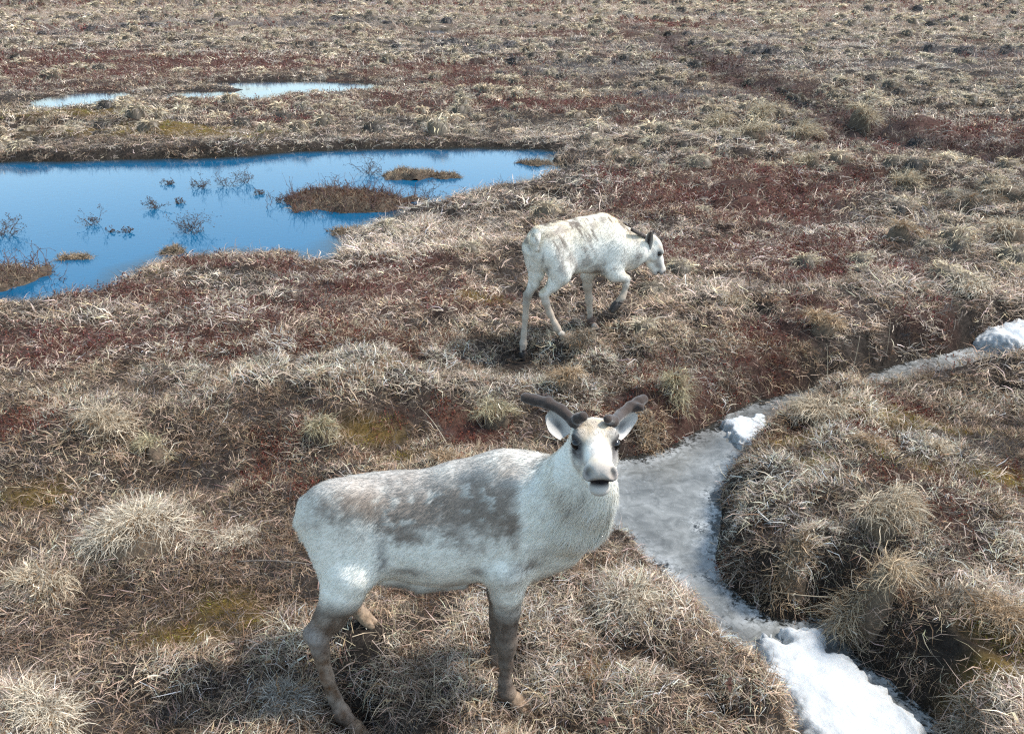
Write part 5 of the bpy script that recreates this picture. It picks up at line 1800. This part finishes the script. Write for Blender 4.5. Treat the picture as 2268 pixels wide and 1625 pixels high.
def rear_reindeer(m):
    U = 0.876e-3
    root = empty('reindeer', (0, 0, 0))
    tag(root, 'dirty white reindeer walking away to the right with lowered head and one raised front hoof', 'reindeer', 'reindeer')
    psi = math.radians(30)
    lat = np.array([-math.sin(psi), math.cos(psi), 0])
    fw = np.array([math.cos(psi), math.sin(psi), 0])
    YL = lambda x: 6.63 + 0.0005 * (x - 330)
    P = lambda x, y, r, side=0.0: (W3(x - side * 0.5 / U * 0, y, YL(x)) + lat * side, r * U)
    Q = lambda x, y, Y: W3(x, y, Y)
    f = Field((-0.15, 6.15, -0.28), (1.55, 7.75, 1.36), 0.0085)
    f.chain([P(378, 405, 142), P(510, 422, 220), P(700, 428, 243), P(880, 425, 246), P(1020, 430, 222)], 0.05, lat, 0.63)
    f.chain([P(760, 300, 130), P(930, 250, 110), P(1010, 275, 105)], 0.07, lat, 0.8)
    f.chain([P(1020, 430, 215), P(1150, 440, 172), P(1230, 455, 140), P(1310, 470, 108)], 0.06, lat, 0.78)
    f.cone(P(1060, 560, 0)[0], P(1200, 560, 0)[0], 0.10, 0.08, 0.06, lat, 0.8)
    for s in (-1, 1):
        f.cone(P(420, 405, 0)[0] + lat * 0.085 * s, P(525, 600, 0)[0] + lat * 0.105 * s, 0.138, 0.092, 0.06, lat, 0.62)
        f.cone(P(1000, 420, 0)[0] + lat * 0.10 * s, P(980, 630, 0)[0] + lat * 0.11 * s, 0.125, 0.085, 0.06, lat, 0.55)
    C = lambda *a: [(W3(x, y, Y), r * U * (0.9 if y > 700 else 1.0)) for x, y, r, Y in a]
    # right hind (near), left hind (trailing)
    f.chain(C((440, 480, 130, 6.60), (530, 640, 105, 6.62), (545, 700, 88, 6.62), (480, 790, 62, 6.61), (395, 870, 46, 6.59)), 0.035)
    limb(f, C((392, 868, 47, 6.59), (412, 945, 38, 6.59), (452, 1050, 33, 6.60), (495, 1140, 31, 6.60), (515, 1185, 38, 6.605), (545, 1235, 32, 6.61)))
    f.chain(C((300, 440, 110, 6.62), (315, 560, 88, 6.66), (325, 680, 68, 6.69), (300, 780, 52, 6.70), (245, 880, 44, 6.69)), 0.035)
    limb(f, C((240, 885, 45, 6.69), (232, 960, 36, 6.685), (222, 1090, 31, 6.675), (208, 1240, 29, 6.665), (203, 1330, 38, 6.66), (200, 1400, 33, 6.656)))
    # left front (bearing), right front (raised)
    f.chain(C((860, 620, 95, 7.00), (800, 700, 58, 7.02), (800, 800, 46, 7.03), (812, 900, 38, 7.035)), 0.03)
    limb(f, C((814, 905, 38, 7.035), (816, 935, 37, 7.035), (822, 1020, 29, 7.035), (826, 1100, 28, 7.03), (832, 1130, 36, 7.03), (850, 1160, 31, 7.03)))
    f.chain(C((1000, 620, 105, 6.88), (1060, 690, 66, 6.88), (1120, 712, 48, 6.89), (1165, 728, 40, 6.91)), 0.03)
    limb(f, C((1165, 728, 40, 6.91), (1158, 790, 33, 6.90), (1138, 865, 30, 6.89), (1120, 905, 36, 6.88), (1090, 935, 30, 6.87)))
    # tail
    tb = W3(328, 275, 6.50)
    f.chain([(tb, 0.036), (W3(316, 360, 6.478), 0.034), (W3(326, 460, 6.482), 0.016)], 0.035)
    R = head_axes((0.50, 0.10, -0.86), 0.0)
    Y = nz(np.cross(np.array([0.50, 0.10, -0.86]), np.array([-0.30, 0.95, 0.0])))
    X = nz(np.array([0.50, 0.10, -0.86]))
    Lf = nz(np.array([-0.18, 0.98, 0.0]) - X * (np.array([-0.18, 0.98, 0.0]) @ X))
    R = np.stack([X, Lf, np.cross(X, Lf)], 1)
    o = W3(1470, 495, 7.10) - R @ np.array([0.128, -0.066, 0.004])
    put_head(f, R, o, 0.004)
    f.cone(o + R @ np.array([0.01, 0, -0.03]), P(1280, 460, 0)[0], 0.066, 0.105, 0.04, lat, 0.8)

    def paint(v, N):
        n1, n2, n3 = fbm3(v * 8, 21, 3), fbm3(v * 34, 22, 3), fbm3(v * np.array([40, 40, 90]), 23, 3)
        c = np.tile(np.array([0.82, 0.80, 0.725]), (len(v), 1)) * (1 + 0.06 * n1[:, None])
        g = lambda x, y, rx, rz, Y, ry=0.25: gauss(v, W3(x, y, Y), (rx * U, ry, rz * U))
        c = mixm(c, np.array([0.64, 0.54, 0.385]), sstep(0.05, 0.7, N[:, 2]) * (0.8 + n1))
        c = mixm(c, CREAM, (g(700, 330, 160, 100, 6.75) * 0.7) * (0.9 + n2))
        gr = np.array([0.29, 0.24, 0.20])
        for x, y, rx, rz, Y, a in [(540, 400, 80, 150, 6.6, .55), (500, 300, 90, 60, 6.6, .6), (600, 290, 60, 30, 6.6, .8), (640, 520, 60, 60, 6.65, .7), (790, 560, 70, 70, 6.75, .7), (900, 620, 90, 50, 6.8, .75),
                                   (560, 620, 70, 70, 6.6, .5), (780, 430, 30, 70, 6.75, .55), (1280, 510, 50, 40, 7.0, .7), (1060, 600, 60, 50, 6.9, .35), (850, 220, 60, 40, 6.8, .5), (700, 215, 60, 30, 6.75, .5), (950, 175, 40, 25, 6.85, .6), (1200, 560, 60, 40, 7.0, .4)]:
            mk = a * g(x, y, rx, rz, Y)
            c = mixm(c, gr, sstep(0.12, 0.6, mk + 0.35 * n2 * (mk > 0.05) + 0.2 * n3 * (mk > 0.05)) * 0.6)
        along, lt = v @ fw, v @ lat
        sk = fbm3(np.stack([along * 30 + v[:, 2] * 14, lt * 12, v[:, 2] * 9], 1), 27, 3)
        back = sstep(0.72, 0.95, v[:, 2]) * sstep(1.35, 1.1, v[:, 2])
        c = mixm(c, (0.18, 0.14, 0.11), sstep(0.14, 0.36, sk) * back * 0.9)
        c = mixm(c, (0.40, 0.36, 0.32), sstep(0.05, 0.5, sk + 0.3 * n1) * (1 - back) * 0.5)
        c = mixm(c, (0.16, 0.12, 0.09), g(900, 670, 70, 26, 6.8) * (0.9 + n2))
        c = mixm(c, (0.14, 0.11, 0.09), g(700, 630, 14, 45, 6.6, 0.12) * 0.8)
        # the crease between the thighs: its shade is painted into the coat
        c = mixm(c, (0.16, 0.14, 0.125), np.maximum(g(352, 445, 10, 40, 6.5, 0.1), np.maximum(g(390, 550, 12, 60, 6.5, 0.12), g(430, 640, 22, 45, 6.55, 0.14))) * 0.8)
        leg = sstep(0.56, 0.34, v[:, 2] + 0.04 * n1)
        lc = np.array([0.37, 0.29, 0.22]) * (1 + 0.35 * n1[:, None] + 0.35 * n2[:, None])
        c = c * (1 - 0.85 * leg[:, None]) + lc * 0.85 * leg[:, None]
        c = mixm(c, (0.22, 0.19, 0.165), gauss(v, W3(225, 890, 6.69), (0.03, 0.1, 0.07)) * 0.6)
        h = (v - o) @ R
        c = mixm(c, gr, np.exp(-(((h[:, 0] - 0.22) / 0.035) ** 2 + ((h[:, 2] + 0.055) / 0.03) ** 2)) * sstep(0.02, 0.04, np.abs(h[:, 1])) * 0.8)
        c = mixm(c, (0.12, 0.08, 0.065), sstep(0.285, 0.315, h[:, 0]) * sstep(-0.022, -0.05, h[:, 2]) * (np.abs(h[:, 1]) < 0.1) * (h[:, 0] < 0.38))
        return face_paint(c, v, R, o, (0.55, 0.51, 0.45), 0.004, (0.25, 0.21, 0.185), 0.55)

    def flow(v, N):
        fl = -fw * 0.85 + np.array([0, 0, -0.45]) + 0 * v
        leg = sstep(0.50, 0.36, v[:, 2])[:, None]
        fl = fl * (1 - leg) + np.array([-0.1, 0, -1.0]) * leg
        h = (v - o) @ R
        ih = (sstep(-0.08, 0.02, h[:, 0]) * (np.abs(h[:, 1]) < 0.13) * sstep(-0.2, -0.12, h[:, 2]))[:, None]
        fl = fl * (1 - ih) + (-R[:, 0] + 0 * v) * ih
        ln = 0.020 * (1 - leg[:, 0]) + 0.010 * leg[:, 0]
        ln = ln * (1 - ih[:, 0]) + ih[:, 0] * (0.015 - 0.010 * sstep(0.12, 0.28, h[:, 0]))
        return fl, ln
    finish(root, f, None, m['coat'], m['fur'], paint, flow, 45000, 6, 0.0030)
    w = lambda x, y, z: o + R @ np.array([x, y, z])
    for s in (-1, 1):
        eyeball(root, w(0.128, 0.060 * s, 0.004), 0.0195, m['eye'])
    cols = ((0.10, 0.085, 0.08), (0.02, 0.018, 0.018), (0.50, 0.47, 0.43), (0.20, 0.18, 0.165))
    ear(root, W3(1366, 462, 7.04), W3(1394, 288, 6.98), np.array([0.10, -0.98, 0.1]), 0.075, cols, m['coat'], 0.3)
    ear(root, W3(1400, 440, 7.22), W3(1425, 300, 7.27), np.array([0.4, 0.9, 0.1]), 0.072, cols, m['coat'], 0.3)
    A = lambda x, y, Y, r: (W3(x, y, Y), r)
    antler(root, [[A(1400, 420, 7.17, 0.018), A(1360, 350, 7.10, 0.0165), A(1290, 312, 7.00, 0.016), A(1215, 272, 6.90, 0.016)], [A(1375, 365, 7.11, 0.014), A(1400, 350, 7.06, 0.014)]], m['velvet'], 0.0055)
    antler(root, [[A(1415, 420, 7.22, 0.018), A(1440, 375, 7.25, 0.0165), A(1432, 330, 7.30, 0.016), A(1420, 290, 7.34, 0.017)], [A(1440, 375, 7.25, 0.014), A(1470, 362, 7.25, 0.0135), A(1492, 357, 7.25, 0.013)]], m['velvet'], 0.0055)
    up = np.array([0, 0, 1.0])
    hoof(root, R_RH + np.array([0.012, 0, -0.010]), np.array([0.85, 0.35, -0.35]), up, m['hoof_pale'], 1.1)
    hoof(root, R_LH + np.array([0.0, 0.0, -0.018]), np.array([0.30, 0.10, -0.95]), np.array([0.8, 0.5, 0.3]), m['hoof_dark'], 1.15)
    hoof(root, R_LF + np.array([0.012, 0, -0.008]), np.array([0.86, 0.45, -0.25]), up, m['hoof_pale'], 1.1)
    hoof(root, W3(1075, 965, 6.865), np.array([-0.42, -0.05, -0.9]), np.array([0.8, 0.5, -0.1]), m['hoof_dark'], 1.25)
    return root
# ------------------------------------------------------------------ small loose things
def tube(name, pts, r0, r1, mat, label, cat, group=None, n=5):
    pts = np.array(pts, float)
    V, Q = [], []
    for i, p in enumerate(pts):
        d = pts[min(i + 1, len(pts) - 1)] - pts[max(i - 1, 0)]
        d = nz(d)
        a = nz(np.cross(d, [0.31, 0.17, 0.93]))
        b = np.cross(d, a)
        r = r0 + (r1 - r0) * i / (len(pts) - 1)
        V += [p + r * (a * math.cos(2 * math.pi * k / n) + b * math.sin(2 * math.pi * k / n)) for k in range(n)]
        if i:
            Q += [[(i - 1) * n + k, (i - 1) * n + (k + 1) % n, i * n + (k + 1) % n, i * n + k] for k in range(n)]
    T = [[0, k + 1, k] for k in range(1, n - 1)] + [[(len(pts) - 1) * n, (len(pts) - 1) * n + k, (len(pts) - 1) * n + k + 1] for k in range(1, n - 1)]
    return tag(link(name, make_mesh(name, V, Q, T), mat), label, cat, group)


def surf_pt(u, v, dz=0.0):
    c = hit(u, v, dz)
    c[2] += dz
    return c


def curve(a, b, c, n=10):
    t = np.linspace(0, 1, n)[:, None]
    return (1 - t) ** 2 * a + 2 * t * (1 - t) * b + t ** 2 * c


def build_small():
    stalk = plain('dry_stalk', (0.46, 0.38, 0.27), 0.7, 0, 0.25, 50, 0.2)
    stickm = plain('grey_stick', (0.16, 0.135, 0.115), 0.8, 0, 0.3, 60, 0.15)
    leafm = plain('withered_leaf', (0.075, 0.038, 0.028), 0.8, 0, 0.35, 80, 0.2, 0.002)
    up = np.array([0, 0, 1.0])
    a, b, c = surf_pt(1870, 1330, 0.02), surf_pt(1790, 1325, 0.16), surf_pt(1712, 1312, 0.06)
    tube('grass_stalk', curve(a, b, c), 0.0030, 0.0016, stalk, 'yellow straw stalk reaching out over the ice beside the largest round tussock', 'stalk')
    a, c = surf_pt(1850, 1335, 0.10), surf_pt(1756, 1362, 0.03)
    tube('grass_stalk', curve(a, (a + c) / 2 + up * 0.01, c), 0.0024, 0.0018, stalk, 'broken straw stalk hanging down to the ice beside the largest round tussock', 'stalk')
    for u, v, du, h, lab in [(300, 1185, -12, 0.26, 'tallest thin stalk rising behind the broad bleached tussock'), (335, 1180, 6, 0.22, 'thin upright stalk at the right of the broad bleached tussock'),
                             (195, 1190, -22, 0.24, 'leaning thin stalk left of the broad bleached tussock'), (1880, 850, 14, 0.36, 'thin leaning stalk on the far bank above the stream bend'),
                             (1960, 800, -6, 0.34, 'thin stalk standing in front of the icy water upstream'), (1830, 860, -20, 0.34, 'thin stalk rising from the shaggy tussock at the stream bend')]:
        p = surf_pt(u, v)
        t = p + up * h + np.array([du * 0.002, 0.02, 0])
        tube('grass_stalk', curve(p, (p + t) / 2 + np.array([0.012, 0, 0.02]), t), 0.0021, 0.0010, stalk, lab, 'stalk', 'thin upright stalks')
    p, t = surf_pt(990, 985, 0.03), surf_pt(932, 905, 0.06)
    tube('grass_stalk', curve(p, (p + t) / 2 + up * 0.05, t), 0.0025, 0.0016, stalk, 'long pale stalk lying slantwise left of the greenish grey tussock', 'stalk')
    p, t = surf_pt(525, 1246, 0.03), surf_pt(690, 1252, 0.03)
    tube('stick', curve(p, (p + t) / 2 + up * 0.03, t, 14), 0.004, 0.003, stickm, 'thin grey stick lying in the grass behind the hind leg of the front reindeer', 'stick')
    for i, (u, v, sz, lab) in enumerate([(1340, 1600, 0.045, 'curled dark brown leaf lying near the bottom right of the front hoof'), (1612, 1522, 0.035, 'small dark brown leaf beside the big snow patch')]):
        c = surf_pt(u, v, 0.075)
        V, F = [], []
        for lobe in range(5):
            an = lobe * 1.25 + i
            d = np.array([math.cos(an), math.sin(an), 0.5 * math.sin(3 * lobe + i)]) * (0.6 + 0.4 * math.cos(2 * lobe))
            s = np.array([-math.sin(an), math.cos(an), 0.0])
            k = len(V)
            V += [c, c + d * sz * 0.5 + s * sz * 0.26 + up * 0.010, c + d * sz, c + d * sz * 0.5 - s * sz * 0.26 + up * 0.012]
            F += [[k, k + 1, k + 2, k + 3]]
        n = len(V)
        V += [q - up * 0.003 for q in V]
        F += [[q + n for q in f[::-1]] for f in F]
        tag(link('withered_leaf', make_mesh('withered_leaf', np.array(V), np.array(F)), leafm), lab, 'leaf')
# ------------------------------------------------------------------ build
build_ground()
build_water()
build_cover()
build_snow()
blade_mat = build_tussocks()
bark_mat = build_pond_plants(blade_mat)
mats = shared_mats()
front_reindeer(mats)
rear_reindeer(mats)
build_small()
